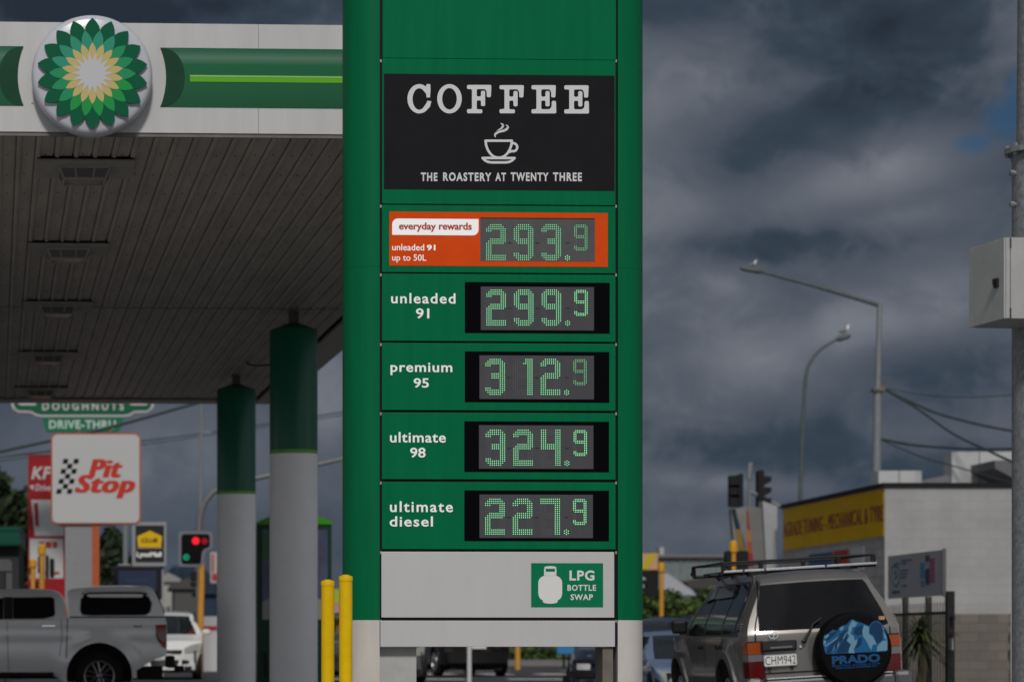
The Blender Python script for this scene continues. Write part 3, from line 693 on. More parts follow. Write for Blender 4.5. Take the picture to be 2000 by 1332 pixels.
# bollards -----------------------------------------------------------
def bollard(px, w, ytop, d, label):
    c = P(px, ytop, d); r = w / 2 * d / F; h = c.z
    root = empty('bollard', (c.x, c.y, 0), 0, label, 'bollard', 'yellow bollards beside the price sign')
    b = B(); b.lathe([(r * .985, 0), (r * .985, h - .046)], n=40); b.done('post', YELLOW, root)
    b = B(); q = .0045
    b.lathe([(r * 1.035, h - .048), (r * 1.035, h - .016), (r * 1.0, h - .013), (r * .5, h - .003), (r * .42, h), (0, h)], n=40)
    b.done('cap', YELLOW, root)
bollard(640.2, 26, 1131.5, 21.6, 'slightly shorter yellow steel bollard, further from the green sign post')
bollard(675.2, 26.5, 1122, 21.3, 'taller yellow steel bollard overlapping the edge of the green sign post')

# utility pole with cabinet ------------------------------------------
def pole_right():
    d = 18.0; yaw = radians(5.5); r = .19
    xl = P(1980.5, HY, d).x; c = Vector((xl + r, d + .02, 0))
    root = empty('utility_pole', (c.x, c.y, 0), yaw, 'thick grey galvanised pole at the right edge of the picture', 'pole')
    zf = P(1981, 296, d).z
    b = B(); b.lathe([(r, 0), (r, zf)], n=40); b.done('lower_shaft', GALV, root)
    b = B(); b.lathe([(r - .028, zf + .02), (r - .05, zf + 3)], n=40); b.done('upper_shaft', GALV, root)
    b = B(); b.lathe([(r + .045, zf - .012), (r + .045, zf + .02)], n=40)
    for k in range(10): 
        a = 2 * pi * k / 10 + .3; b.lathe([(.014, -.03), (.014, .045)], ((r + .025) * cos(a), (r + .025) * sin(a), zf), n=6)
    b.done('flange', GALV, root)
    b = B()
    for y in (339, 400):
        z = P(1975, y, d).z
        b.tube([(-r + .01, -.02, z), (-r - .012, -.02, z)], .013, 8); b.tube([(-r - .010, -.02, z), (-r - .036, -.02, z)], .019, 6)
    b.done('side_bolts', GALV, root)
    # cabinet
    d1 = 17.45; y2 = radians(7); pl = Plane(1965, d1, y2)
    cr = pl.root('pole_cabinet', 'light grey metal cabinet with a small black latch mounted on the thick pole', 'cabinet')
    z0, z1 = pl.z(622), pl.z(463.5); W, D = .85, .53
    b = B(); b.box(.031, W, 0, D, z0, z1, bev=.004); b.box(0.001, .028, .002, D - .02, z0 + .001, z1 - .001, bev=.003); b.done('cabinet_box', CABIN, cr)
    b = B(); b.box(-.012, .0, .004, D - .006, z0, z1 - .002, bev=.003); b.done('cabinet_door', CABIN, cr)
    zl = (z0 + z1) / 2 - .02
    b = B(); b.box(-.03, -.012, .075, .125, zl - .03, zl + .03, bev=.006); b.box(-.042, -.03, .09, .112, zl - .012, zl + .026, bev=.004); b.done('latch', DARK, cr)
    b = B(); b.box(.024, .033, -.004, .01, z1 - .065, z1 - .004); b.box(.024, .033, -.004, .01, z0 + .004, z0 + .065); b.done('hinge_slots', mat('hinge_dark', (.05, .045, .06), .6), cr)
pole_right()

# ------------------------------------------------------------------ vehicles
def arch(cx, cz, r, a0, a1, n=14): return [(cx + r * cos(radians(a0 + (a1 - a0) * k / n)), cz + r * sin(radians(a0 + (a1 - a0) * k / n))) for k in range(n + 1)]
def cuts(bm, xs=(), ys=(), zs=()):
    for ax, vals in enumerate((xs, ys, zs)):
        no = [0, 0, 0]; no[ax] = 1
        for v in vals:
            co_ = [0, 0, 0]; co_[ax] = v
            bmesh.ops.bisect_plane(bm, geom=bm.verts[:] + bm.edges[:] + bm.faces[:], plane_co=co_, plane_no=no, dist=1e-5)
def frange(a, b, st):
    n = max(1, int(round((b - a) / st))); return [a + (b - a) * k / n for k in range(1, n)]
def shell(name, poly, f, m, parent, step=.14, ts=(-.97, -.92, -.84, -.74, -.6, -.4, -.2, 0, .2, .4, .6, .74, .84, .92, .97), sharp=38):
    """a car body: its side outline (x forward, z up) swept across the width and shaped by f(x,t,z)"""
    b = B(); b.poly([(x, z) for x, z in poly], -1, 1); xs = [p[0] for p in poly]; zs = [p[1] for p in poly]
    cuts(b.bm, frange(min(xs), max(xs), step), ts, frange(min(zs), max(zs), step * .7))
    for v in b.bm.verts: v.co = f(v.co.x, v.co.y, v.co.z)
    for q in b.bm.faces: q.smooth = True
    return b.done(name, m, parent, sharp=sharp)
def side_panel(name, poly, f, m, parent, sides=(1, -1), off=.004, th=.004, step=.12):
    out = []
    for t in sides:
        b = B(); b.face([(x, 0, z) for x, z in poly]); xs = [p[0] for p in poly]; zs = [p[1] for p in poly]
        cuts(b.bm, frange(min(xs), max(xs), step), (), frange(min(zs), max(zs), step))
        for v in b.bm.verts:
            p = f(v.co.x, t, v.co.z); v.co = p + Vector((0, t * off, 0))
        r = bmesh.ops.extrude_face_region(b.bm, geom=b.bm.faces[:])
        for v in r['geom']:
            if isinstance(v, bmesh.types.BMVert): v.co.y -= t * (off + th)
        for q in b.bm.faces: q.smooth = True
        out.append(b.done(name, m, parent, sharp=30))
    return out
def end_panel(name, poly, xf, f, m, parent, off=.004, th=.01, step=.1):
    """a patch on the front or rear, outlined in (t, z); xf(z) gives the profile there; off is signed outwards"""
    b = B(); b.face([(t, 0, z) for t, z in poly]); xs = [p[0] for p in poly]; zs = [p[1] for p in poly]
    cuts(b.bm, frange(min(xs), max(xs), step), (), frange(min(zs), max(zs), step))
    sg = 1 if off > 0 else -1
    for v in b.bm.verts:
        p = f(xf(v.co.z), v.co.x, v.co.z); v.co = p + Vector((off, 0, 0))
    r = bmesh.ops.extrude_face_region(b.bm, geom=b.bm.faces[:])
    for v in r['geom']:
        if isinstance(v, bmesh.types.BMVert): v.co.x -= off + sg * th
    for q in b.bm.faces: q.smooth = True
    return b.done(name, m, parent, sharp=30)
def interp(tab):
    tab = sorted(tab)
    def g(z):
        if z <= tab[0][0]: return tab[0][1]
        for (a, x), (c, y) in zip(tab, tab[1:]):
            if z <= c: return x + (y - x) * (z - a) / max(1e-9, c - a)
        return tab[-1][1]
    return g
def wheel(parent, x, y, r, w, spokes=6, rim=None):
    s = 1 if y > 0 else -1
    b = B(); b.lathe([(r * .62, -w / 2), (r * .9, -w / 2), (r * .98, -w * .4), (r, -w * .25), (r, w * .25), (r * .98, w * .4), (r * .9, w / 2), (r * .64, w / 2 - .01), (r * .6, w * .2), (0, w * .18)], (0, 0, 0), 'Y', 36)
    wo = b.done('wheel', RUBBER, parent, loc=(x, y, r))
    b = B(); b.lathe([(r * .635, w / 2 - .012), (r * .63, w / 2 + .002), (r * .57, w / 2 - .002), (r * .56, w / 2 - .03)], (0, 0, 0), 'Y', 32, caps=False)
    b.lathe([(.05, w * .2), (.05, w / 2 - .03), (.03, w / 2 - .02), (0, w / 2 - .02)], (0, 0, 0), 'Y', 16)
    for k in range(spokes):
        a = 2 * pi * k / spokes + .2; c = Vector((cos(a), 0, sin(a))); n = Vector((-sin(a), 0, cos(a)))
        for wq in (-.012, .012):
            p0 = c * .04 + n * wq * 2; p1 = c * r * .58 + n * wq * 4
            b.tube([p0 + Vector((0, w / 2 - .035, 0)), p1 + Vector((0, w / 2 - .02, 0))], [.018, .014], 6)
    ro = b.done('rim', rim or ALLOY, wo)
    if s < 0: wo.rotation_euler = (0, 0, pi)
    return wo
PAINTS = {}
def paint(name, col, metal=.6, rough=.32): return mat(name, col, rough, metal=metal, coat=.9, var=.03, vscale=3, spec=.4)
LAMPR = mat('red_lens', (.075, .0015, .002), .15, coat=.3); LAMPO = mat('amber_lens', (.26, .045, .003), .15, coat=.4)
LAMPC = mat('clear_lens', (.26, .26, .23), .12, coat=.8); PLATE = mat('plate_white', (.62, .62, .60), .4)
ARCHB = mat('arch_dark', (.01, .01, .01), .8)
SCREEN = mat('screen_glass', (.010, .013, .014), .05, coat=.4)

def generic_car(label, cat, pm, loc, yaw, L=4.2, W=1.70, H=1.5, kind='hatch', group=None, plate='', grille=True):
    root = empty({'hatch': 'parked_car', 'suv': 'four_wheel_drive', 'van': 'van'}[kind], loc, yaw, label, cat, group)
    wr = .31 if kind == 'hatch' else .36
    fx = {'hatch': [(.16, .97), (.24, .995), (.38, 1.0), (.50, .978), (.575, .93), (.64, .93), (.66, .90), (.985, .50)],
          'suv': [(.15, .985), (.27, 1.0), (.4, 1.0), (.55, .955), (.6, .9)], 'van': [(.15, .995), (.3, 1), (.45, 1.0), (.5, .99)]}[kind]
    front = {'hatch': [(.16, .97), (.27, .985), (.44, .995), (.50, .985), (.60, .965), (.66, .925), (.695, .86), (.73, .79)][0:0] + [(.20, .985), (.27, .97), (.36, .965), (.44, .95), (.50, .925), (.56, .90), (.615, .80), (.66, .74), (.80, .63), (.93, .545), (.975, .48), (1.0, .33)],
             'suv': [(.2, .99), (.30, .985), (.42, .98), (.52, .965), (.585, .93), (.61, .78), (.64, .73), (.8, .63), (.95, .535), (.985, .48), (1.0, .38)],
             'van': [(.2, .99), (.30, .985), (.42, .985), (.5, .97), (.56, .93), (.6, .88), (.7, .82), (.85, .75), (.95, .68), (.985, .62), (1.0, .5)]}[kind]
    rear = {'hatch': [(.28, .005), (.5, .0), (.60, .006), (.66, .02), (.8, .055), (.93, .095), (.98, .14), (1.0, .26)],
            'suv': [(.28, .005), (.5, 0), (.62, .004), (.7, .02), (.9, .06), (.96, .09), (.99, .15), (1, .28)],
            'van': [(.28, .002), (.5, 0), (.65, .003), (.8, .015), (.93, .03), (.98, .05), (1, .1)]}[kind]
    fr = interp([(z, x * L) for z, x in front]); rr = interp([(z, x * L) for z, x in rear])
    ax, bx = .19 * L, .81 * L; ar = wr + .055
    poly = [(rr(z / 1) if 0 else x * L, z * H) for z, x in rear] + [(.45 * L, H)] + [(x * L, z * H) for z, x in front[::-1]]
    poly += [(.985 * L, .14 * H)] + arch(bx, wr, ar, 0 - 8, 188) + arch(ax, wr, ar, -8, 188) + [(.02 * L, .17 * H)]
    def f(x, t, z):
        w = W / 2; k = sstep(.60 * H, H * 1.02, z); w *= 1 - .25 * k
        w *= 1 - .10 * (1 - sstep(0, .1 * L, x)) ** 2 - .16 * sstep(.86 * L, L, x) ** 2
        w *= 1 - .05 * sstep(.45 * H, .15 * H, z) if z < .45 * H else 1
        w *= 1 - .10 * sstep(.955 * H, H, z)
        dx = -.085 * L * t * t * sstep(.62 * L, L, x) + .03 * L * t * t * sstep(.3 * L, 0, x) if True else 0
        zz = z + .025 * (1 - t * t) * sstep(.7 * H, H, z)
        return Vector((x + dx, t * w, zz))
    shell('body', poly, f, pm, root, step=.16)
    b = B(); b.box(ax - ar, ax + ar, -W / 2 + .14, W / 2 - .14, .16, wr * 2.1); b.box(bx - ar, bx + ar, -W / 2 + .14, W / 2 - .14, .16, wr * 2.1); b.box(.05 * L, .95 * L, -W * .36, W * .36, .15, .3)
    b.done('underbody', ARCHB, root)
    for x in (ax, bx):
        for y in (-W / 2 + .11, W / 2 - .11): wheel(root, x, y, wr, .2, 5)
    zb, zt = .635 * H, .925 * H
    b0 = .10 if kind != 'van' else .5
    xs = [(b0 + .02, .40), (.415, .60), (.615, .695)] if kind == 'hatch' else ([(.09, .26), (.28, .44), (.46, .60)] if kind == 'suv' else [(.55, .72)])
    for i, (a, c) in enumerate(xs):
        xa, xc = a * L, c * L; sl0 = .05 * L if i == 0 else 0
        last = i == len(xs) - 1
        top_c = min(xc, fr(zt) - .05 * L) if last else xc
        side_panel('side_window', [(xa, zb), (xc if not last else min(xc + .02 * L, fr(zb) - .06 * L), zb + .01), (top_c, zt), (xa + sl0, zt)], f, GLASS, root)
    end_panel('windscreen', [(-.86, .66 * H), (.86, .66 * H), (.84, .93 * H), (-.84, .93 * H)], lambda z: fr(z / 1 if False else z / H), f, SCREEN, root, off=.006)
    end_panel('rear_window', [(-.8, .67 * H), (.8, .67 * H), (.76, .92 * H), (-.76, .92 * H)], lambda z: rr(z / H), f, GLASS, root, off=-.006)
    for s in (-1, 1):
        end_panel('headlight', [(s * .98, .40 * H), (s * .60, .38 * H), (s * .56, .45 * H), (s * .72, .50 * H), (s * .98, .535 * H)], lambda z: fr(z / H), f, LAMPC, root, off=.022, th=.03)
        end_panel('tail_light', [(s * .98, .42 * H), (s * .74, .42 * H), (s * .76, .60 * H), (s * .97, .64 * H)], lambda z: rr(z / H), f, LAMPR, root, off=-.012)
        m = B(); xm = .655 * L if kind == 'hatch' else .6 * L; y = s * W / 2
        m.lathe([(0, -.07), (.06, -.06), (.085, 0), (.07, .05), (0, .06)], (xm, y + s * .10, .70 * H), 'X', 14, sx=1.25, sy=.8)
        m.box(xm - .02, xm + .03, min(y - s * .08, y + s * .06), max(y - s * .08, y + s * .06), .66 * H, .68 * H); m.done('mirror', pm if pm.name != 'navy_paint' else DARK, root)
    end_panel('grille', [(-.5, .375 * H), (.5, .375 * H), (.52, .43 * H), (-.52, .43 * H)], lambda z: fr(z / H), f, DARK, root, off=.03, th=.05)
    end_panel('lower_grille', [(-.42, .20 * H), (.42, .20 * H), (.46, .285 * H), (-.46, .285 * H)], lambda z: fr(z / H), f, DARK, root, off=.03, th=.05)
    for s in (-1, 1): end_panel('fog_lamp_recess', [(s * .55, .22 * H), (s * .78, .23 * H), (s * .78, .275 * H), (s * .55, .29 * H)], lambda z: fr(z / H), f, DARK, root, off=.02, th=.04)
    end_panel('rear_bumper', [(-.94, .20 * H), (.94, .20 * H), (.96, .36 * H), (-.96, .36 * H)], lambda z: rr(z / H), f, pm if kind == 'hatch' else DARK, root, off=-.04, th=.06)
    for xf, off, z0 in ((fr, .02, .30), (rr, -.05, .40)):
        end_panel('number_plate', [(-.22, z0 * H), (.22, z0 * H), (.22, z0 * H + .11), (-.22, z0 * H + .11)], lambda z: xf((z0 * H + .05) / H), f, PLATE, root, off=off)
    end_panel('front_badge', [(-.06, .47 * H), (.06, .47 * H), (.06, .50 * H), (-.06, .50 * H)], lambda z: fr(z / H), f, CHROME, root, off=.012)
    return root

# silver pickup with its hard canopy, seen from its side under the station canopy
def pickup():
    d = 46.0; Yc = d + .925
    SIL = paint('silver_pickup_paint', (.64, .635, .63), .3, .34)
    o = P(330, HY, d); g = ground_z(o.x, Yc)
    root = empty('pickup_truck', (o.x, Yc, g), pi, 'silver double cab pickup with a hard canopy and dark side windows', 'pickup truck')
    s = F / d
    q = lambda px, py: ((330 - px) / s, CH + (HY - py) / s - g)
    Q = lambda pts: [q(*p) for p in pts]
    WR = .40; rw = q(194, 1317); fwx = rw[0] + 3.22; az = WR + .005
    W = .925
    def f(x, t, z):
        w = W; w *= 1 - .09 * sstep(1.12, 1.95, z) - .12 * sstep(1.72, 1.90, z); w *= 1 - .035 * sstep(.75, .3, z)
        w *= 1 - .09 * sstep(4.3, 5.4, x) ** 1.5
        for cx in (rw[0], fwx):
            r = sqrt((x - cx) ** 2 + (z - az) ** 2); w += .035 * sstep(.70, .56, r) if r < .8 else 0
        w += .014 * math.exp(-((z - 1.10) / .05) ** 2)
        return Vector((x - .05 * t * t * sstep(4.6, 5.4, x), t * w, z + .03 * (1 - t * t) * sstep(1.5, 1.9, z)))
    body = Q([(134, 1206), (323.5, 1206), (325, 1215), (325, 1277), (322, 1281), (300, 1288), (262, 1311)]) 
    body += arch(rw[0], az, .54, 194, -14)
    body += [(rw[0] + .80, .43), (fwx - .80, .43)] + arch(fwx, az, .50, 190, -10) + [(fwx + .78, .40), (5.32, .48), (5.36, .70), (5.32, 1.02), (5.22, 1.12), (4.2, 1.22), (4.02, 1.25)]
    body += [(3.35, 1.72), (3.18, 1.79)] + Q([(-20, 1151), (20, 1150), (70, 1150), (100, 1152.5), (112, 1156), (120, 1163), (126, 1178), (130, 1206)])
    # the outline above runs rear -> underside -> front -> roof: close it bed first
    shell('body', body, f, SIL, root, step=.13)
    # bed gap and hard canopy
    def fc(x, t, z):
        w = W - .02; w *= 1 - .08 * sstep(1.12, 1.95, z) - .16 * sstep(1.70, 1.90, z) ** 1.5
        return Vector((x, t * w, z + .035 * (1 - t * t) * sstep(1.6, 1.9, z)))
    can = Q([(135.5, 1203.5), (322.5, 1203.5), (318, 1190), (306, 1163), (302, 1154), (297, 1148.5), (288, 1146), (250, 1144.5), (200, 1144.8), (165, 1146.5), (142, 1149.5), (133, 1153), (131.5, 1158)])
    shell('hard_canopy', can, fc, paint('hard_canopy_lit_paint', (.82, .815, .81), .1, .3), root, step=.1)  # paler copy of the body paint: reflected brightness put into the colour
    b = B(); zq = q(200, 1204.8)[1]; b.box(q(322, 0)[0], q(136, 0)[0], -W + .035, W - .035, zq - .012, zq + .014); b.done('canopy_seal', DARK, root)
    cw = Q([(160, 1172), (163, 1160), (172, 1155.8), (200, 1155), (276, 1155), (285, 1160), (293, 1178), (291, 1192), (283, 1198.5), (180, 1199.5), (163, 1198), (159, 1190)])
    side_panel('canopy_window', cw, fc, GLASS, root, off=.006)
    side_panel('window_trim', Q([(157, 1172), (160, 1157), (171, 1152.5), (277, 1152), (288, 1158), (297, 1178), (294, 1194), (285, 1201.3), (178, 1202), (160, 1200.5), (156, 1191)]), fc, mat('trim_black', (.015, .015, .015), .3), root, off=.003)
    side_panel('rear_door_window', Q([(26, 1208.5), (25, 1166), (100, 1165), (106, 1169), (107.5, 1198), (104, 1204), (84, 1208)]), f, GLASS, root, off=.005)
    side_panel('front_door_window', Q([(6.5, 1210), (6.5, 1167), (-40, 1170), (-72, 1178), (-112, 1212)]), f, GLASS, root, off=.005)
    side_panel('door_pillar', Q([(7, 1210.5), (7, 1165), (24.5, 1165), (25.5, 1209)]), f, DARK, root, off=.004)
    side_panel('window_seal', Q([(-115, 1213.5), (7, 1211), (107, 1209.8), (107, 1207.5), (7, 1209)]), f, CHROME, root, off=.006)
    for pts in ([(14.2, 1212), (13.2, 1212), (16.2, 1309), (17.2, 1309)], [(119, 1208), (118, 1208), (121, 1240), (117, 1268), (114, 1302), (115, 1302), (118, 1268), (122, 1240)], [(132.6, 1206), (131.2, 1206), (128, 1300), (130, 1300)], [(-118, 1215), (-119, 1215), (-122, 1300), (-121, 1300)]):
        side_panel('panel_gap', Q(pts), f, BLACK, root, off=.004, th=.008)
    # wheel arch flares
    for cx in (rw[0], fwx):
        rr_ = .54 if cx < 2 else .50
        side_panel('arch_flare', arch(cx, az, rr_ + .075, -4, 184) + arch(cx, az, rr_ - .002, 184, -4), f, SIL, root, off=.018, th=.02, step=.08)
    for y in (-W + .16, W - .16):
        for x in (rw[0], fwx): wheel(root, x, y, WR, .26, 6, mat('dark_alloy', (.22, .22, .225), .3, metal=.9))
    b = B()
    for cx in (rw[0], fwx): b.box(cx - .53, cx + .53, -W + .25, W - .25, .3, .95)
    b.box(.1, 5.2, -.7, .7, .35, .55); b.done('underbody', ARCHB, root)
    for s_ in (1, -1):
        b = B(); z = q(0, 1310)[1]; b.tube([(rw[0] + .75, s_ * (W + .03), z - .06), (fwx - .7, s_ * (W + .03), z - .06)], .045, 10); b.done('side_step', DARK, root)
    # tail lamps wrap the rear corner
    for s_ in (1, -1):
        PR = mat('pickup_red_lens', (.26, .006, .008), .2, coat=.5)
        l = side_panel('tail_light', Q([(303.5, 1220), (324.8, 1219), (324.8, 1266), (317, 1263), (309, 1252), (304.5, 1240)]), f, PR, root, sides=(s_,), off=.012)[0]
        side_panel('reverse_lens', Q([(306, 1234), (323, 1234), (323, 1254), (316, 1252), (310, 1246)]), f, LAMPC, l, sides=(s_,), off=.016)
        side_panel('fuel_flap', Q([(153, 1232), (176, 1230), (176, 1246), (171, 1248), (153, 1248)]), f, SIL, root, sides=(s_,), off=.004) if s_ > 0 else None
        h = B(); a, z = q(82, 1222); c, _ = q(108, 1222); fy = f(a, s_, z).y
        h.box(c, a, min(fy, fy + s_ * .045), max(fy, fy + s_ * .045), z - .02, z + .025, bev=.012); h.done('door_handle', CHROME, root)
        m = B(); m.lathe([(0, -.08), (.10, -.06), (.12, 0), (.09, .06), (0, .08)], (3.75, s_ * (W + .12), 1.28), 'X', 14, sx=.9, sy=1); m.done('mirror', SIL, root)
        end_panel('headlight', [(s_ * .97, .85), (s_ * .6, .84), (s_ * .62, 1.02), (s_ * .97, 1.03)], interp([(.7, 5.36), (1.02, 5.32)]), f, LAMPC, root, off=.015)
    b = B(); x0, z0 = q(337, 1306); b.box(-.10, .04, -.85, .85, q(0, 1304)[1], q(0, 1280)[1], bev=.03); b.box(-.26, -.10, -.06, .06, q(0, 1312)[1], q(0, 1300)[1], bev=.01); b.done('rear_bumper', DARK, root)
    b = B(); x, z = q(257, 1222.5); text(b, '4x4', x - .17, x - .03, z - .02, z + .02, 0, bold=.03); o2 = b.done('side_sticker', mat('sticker_red', (.25, .02, .015), .4), root)
    o2.location = (2 * x - .2, f(x, 1, z).y + .006, 0); o2.rotation_euler = (0, 0, pi)
    end_panel('windscreen', [(-.84, 1.30), (.84, 1.30), (.8, 1.70), (-.8, 1.70)], interp([(1.25, 4.02), (1.72, 3.35)]), f, SCREEN, root, off=.008)
    end_panel('grille', [(-.5, .78), (.5, .78), (.5, 1.0), (-.5, 1.0)], interp([(.7, 5.36), (1.02, 5.32)]), f, DARK, root, off=.012)
    end_panel('tailgate_panel', [(-.84, .80), (.84, .80), (.84, 1.28), (-.84, 1.28)], lambda z: .045, f, SIL, root, off=-.012)
    end_panel('rear_glass', [(-.8, 1.42), (.8, 1.42), (.74, 1.78), (-.74, 1.78)], interp([(1.39, .06), (1.76, .21)]), fc, GLASS, root, off=-.012)
    return root
pickup()

# silver four-wheel drive with the spare wheel on its tailgate
def offroader():
    d = 30.5; s = F / d; xc = 1610; roll = radians(3.4)
    SIL = paint('champagne_silver_paint', (.155, .145, .134), .5, .36)
    c = P(xc, HY, d); piv = CH + (HY - 1250) / s
    root = empty('four_wheel_drive', (c.x, d, 0), radians(90), 'silver four-wheel drive seen from behind with a printed spare wheel cover and a roof rack', 'car')
    root.rotation_euler = (-roll * 0, 0, radians(90)); 
    M = Matrix.Translation((c.x, d, piv)) @ Matrix.Rotation(-roll, 4, 'Y') @ Matrix.Translation((0, 0, -piv)) @ Matrix.Rotation(radians(90), 4, 'Z')
    root.matrix_world = M; root.location = M.to_translation(); root.rotation_euler = M.to_euler()
    ca, sa = cos(roll), sin(roll)
    # photo point on the tailgate -> (y to the left, z); local y is leftwards
    def q(px, py, back=0.0):
        k = (d - back) / F; X = (px - CX) * k - c.x; Z = CH + (HY - py) * k - piv
        return -(X * ca + Z * sa), piv + (-X * sa + Z * ca)
    W, H = .865, 1.735
    rear = interp([(.45, 0), (1.06, 0), (1.10, .012), (1.62, .235), (1.68, .33), (1.715, .52)])
    frontp = interp([(.45, 4.44), (.85, 4.44), (.98, 4.36), (1.05, 4.1), (1.10, 3.45), (1.14, 3.3), (1.62, 2.62), (1.70, 2.42)])
    wr = .37; ra, fa = .90, 3.575
    poly = [(0.0, .46), (0, 1.06), (.012, 1.10), (.235, 1.62), (.33, 1.68), (.52, 1.715), (1.3, 1.735), (2.1, 1.725), (2.42, 1.70), (2.62, 1.62), (3.3, 1.14), (3.45, 1.10), (4.1, 1.05), (4.36, .98), (4.44, .85), (4.44, .45), (4.3, .42)]
    poly += arch(fa, wr, .45, -6, 186) + arch(ra, wr, .45, -6, 186) + [(.1, .44)]
    def f(x, t, z):
        w = W * (1 - .30 * sstep(1.02, 1.74, z) ** 1.05 - .05 * sstep(1.66, 1.735, z))
        xr = x - rear(max(.45, min(1.7, z)))
        w *= 1 - .055 * (1 - sstep(0, .16, xr)) ** 2
        w *= 1 - .12 * sstep(3.9, 4.45, x) ** 2 - .03 * sstep(.7, .4, z)
        for cx in (ra, fa):
            r = sqrt((x - cx) ** 2 + (z - wr) ** 2); w += .04 * sstep(.62, .48, r)
        dx = .05 * abs(t) ** 3 * (1 - sstep(0, .5, xr)) - .16 * t * t * sstep(3.4, 4.44, x)
        return Vector((x + dx, t * w, z + .028 * (1 - t * t) * sstep(1.5, 1.73, z)))
    shell('body', poly, f, SIL, root, step=.12)
    b = B()
    for cx in (ra, fa): b.box(cx - .44, cx + .44, -W + .22, W - .22, .3, .86)
    b.box(.1, 4.3, -.65, .65, .32, .5); b.done('underbody', ARCHB, root)
    for cx in (ra, fa):
        for y in (-W + .12, W - .12): wheel(root, cx, y, wr, .26, 6)
        FL = mat('flare_grey', (.10, .098, .095), .45, metal=.3)
        side_panel('arch_flare', arch(cx, wr, .53, -2, 182) + arch(cx, wr, .447, 182, -2), f, FL, root, off=.03, th=.03, step=.08)
    side_panel('lower_cladding', [(ra + .54, .40), (fa - .54, .40), (fa - .54, .60), (ra + .54, .60)], f, mat('flare_grey', (.10, .098, .095), .45), root, off=.02, th=.03)
    # glass round the side: quarter light, rear door, front door, with wind deflectors above
    zb = 1.085
    side_panel('window_surround', [(.30, zb - .03), (3.22, zb - .012), (3.10, 1.24), (2.60, 1.585), (2.4, 1.635), (.62, 1.655), (.47, 1.62), (.34, 1.3)], f, mat('trim_black', (.015, .015, .015), .3), root, off=.003)
    side_panel('quarter_window', [(.50, zb), (1.12, zb), (1.14, 1.62), (.66, 1.63), (.58, 1.5)], f, GLASS, root, off=.007)
    side_panel('rear_door_window', [(1.20, zb), (2.06, zb), (2.08, 1.60), (1.22, 1.62)], f, GLASS, root, off=.007)
    side_panel('front_door_window', [(2.16, zb), (3.06, zb + .02), (2.95, 1.2), (2.52, 1.53), (2.36, 1.59), (2.18, 1.60)], f, GLASS, root, off=.007)
    for a_, c_ in ((1.19, 2.09), (2.15, 2.62)):
        side_panel('wind_deflector', [(a_, 1.50), (c_, 1.49 if c_ < 2.3 else 1.46), (c_, 1.615 if c_ < 2.3 else 1.53), (a_ + (.27 if c_ > 2.3 else 0), 1.61), (a_, 1.63)], f, mat('smoked_plastic', (.02, .02, .022), .12), root, off=.035, th=.01)
    side_panel('side_vent', [(.16, 1.115), (.40, 1.115), (.36, 1.20), (.20, 1.20)], f, DARK, root, off=.006)
    for zz in (1.135, 1.16, 1.185): side_panel('vent_fin', [(.17, zz), (.38, zz), (.375, zz + .012), (.18, zz + .012)], f, SIL, root, off=.010)
    for x in (1.165, 2.12): side_panel('door_gap', [(x, .62), (x + .008, .62), (x + .008, zb), (x, zb)], f, BLACK, root, off=.0015)
    side_panel('fuel_flap', [(.42, .80), (.58, .80), (.58, .98), (.42, .98)], f, SIL, root, sides=(1,), off=.004)
    for s_ in (1, -1):
        for x in (1.28, 2.24):
            h = B(); y = f(x, s_, .94).y; h.box(x, x + .16, min(y, y + s_ * .03), max(y, y + s_ * .03), .92, .965, bev=.01); h.done('door_handle', DARK, root)
        m = B(); y = s_ * (W + .10); m.box(2.96, 3.06, y - .09, y + .09, 1.11, 1.27, bev=.03); m.box(2.98, 3.04, min(y, y - s_ * .14), max(y, y - s_ * .14), 1.09, 1.12); m.done('mirror', DARK, root)
        end_panel('headlight', [(s_ * .95, .72), (s_ * .62, .72), (s_ * .62, .88), (s_ * .95, .88)], frontp, f, LAMPC, root, off=.012)
    end_panel('windscreen', [(-.86, 1.17), (.86, 1.17), (.82, 1.58), (-.82, 1.58)], frontp, f, SCREEN, root, off=.008)
    end_panel('grille', [(-.5, .70), (.5, .70), (.5, .86), (-.5, .86)], frontp, f, DARK, root, off=.01)
    # ---- tailgate
    def E(name, pts, m, off, th=.012, xf=rear, par=root):        # outline given as photo points
        o = []
        for p in pts:
            y, z = q(*p); w = abs(f(xf(z), 1, z).y); o.append((y / w, z))
        return end_panel(name, o, xf, f, m, par, off=-off, th=th, step=.08)
    E('rear_window', [(1494, 1142), (1696, 1130), (1703, 1138), (1733, 1205), (1737, 1216), (1730, 1219), (1484, 1232), (1485, 1220)], GLASS, .009)
    E('tailgate_gap', [(1490.5, 1132), (1493, 1131), (1485.5, 1200), (1484, 1316), (1481.5, 1316), (1483, 1200)], BLACK, .008, .012)
    E('tailgate_gap', [(1738, 1222), (1740, 1222), (1745, 1302), (1743, 1302)], BLACK, .008, .012)
    E('tailgate_gap', [(1484, 1314.5), (1743, 1299.5), (1743, 1302), (1484, 1317)], BLACK, .008, .012)
    for s_ in (1, -1):
        y0, y1 = (1.0, .81) if s_ > 0 else (-.81, -1.0)
        for nm, z0, z1, m in (('indicator_lens', .86, .985, LAMPO), ('reverse_lens', .78, .855, mat('grey_lens', (.12, .12, .125), .15, coat=.6)), ('brake_lens', .60, .775, LAMPR)):
            end_panel(nm, [(min(y0, y1), z0), (max(y0, y1), z0), (max(y0, y1), z1), (min(y0, y1), z1)], rear, f, m, root, off=-.022, th=.02)
            x1 = .085; side_panel('wrap_' + nm, [(-.02, z0), (x1, z0), (x1 - (.03 if nm == 'indicator_lens' else 0), z1), (-.02, z1)], f, m, root, sides=(s_,), off=.008)
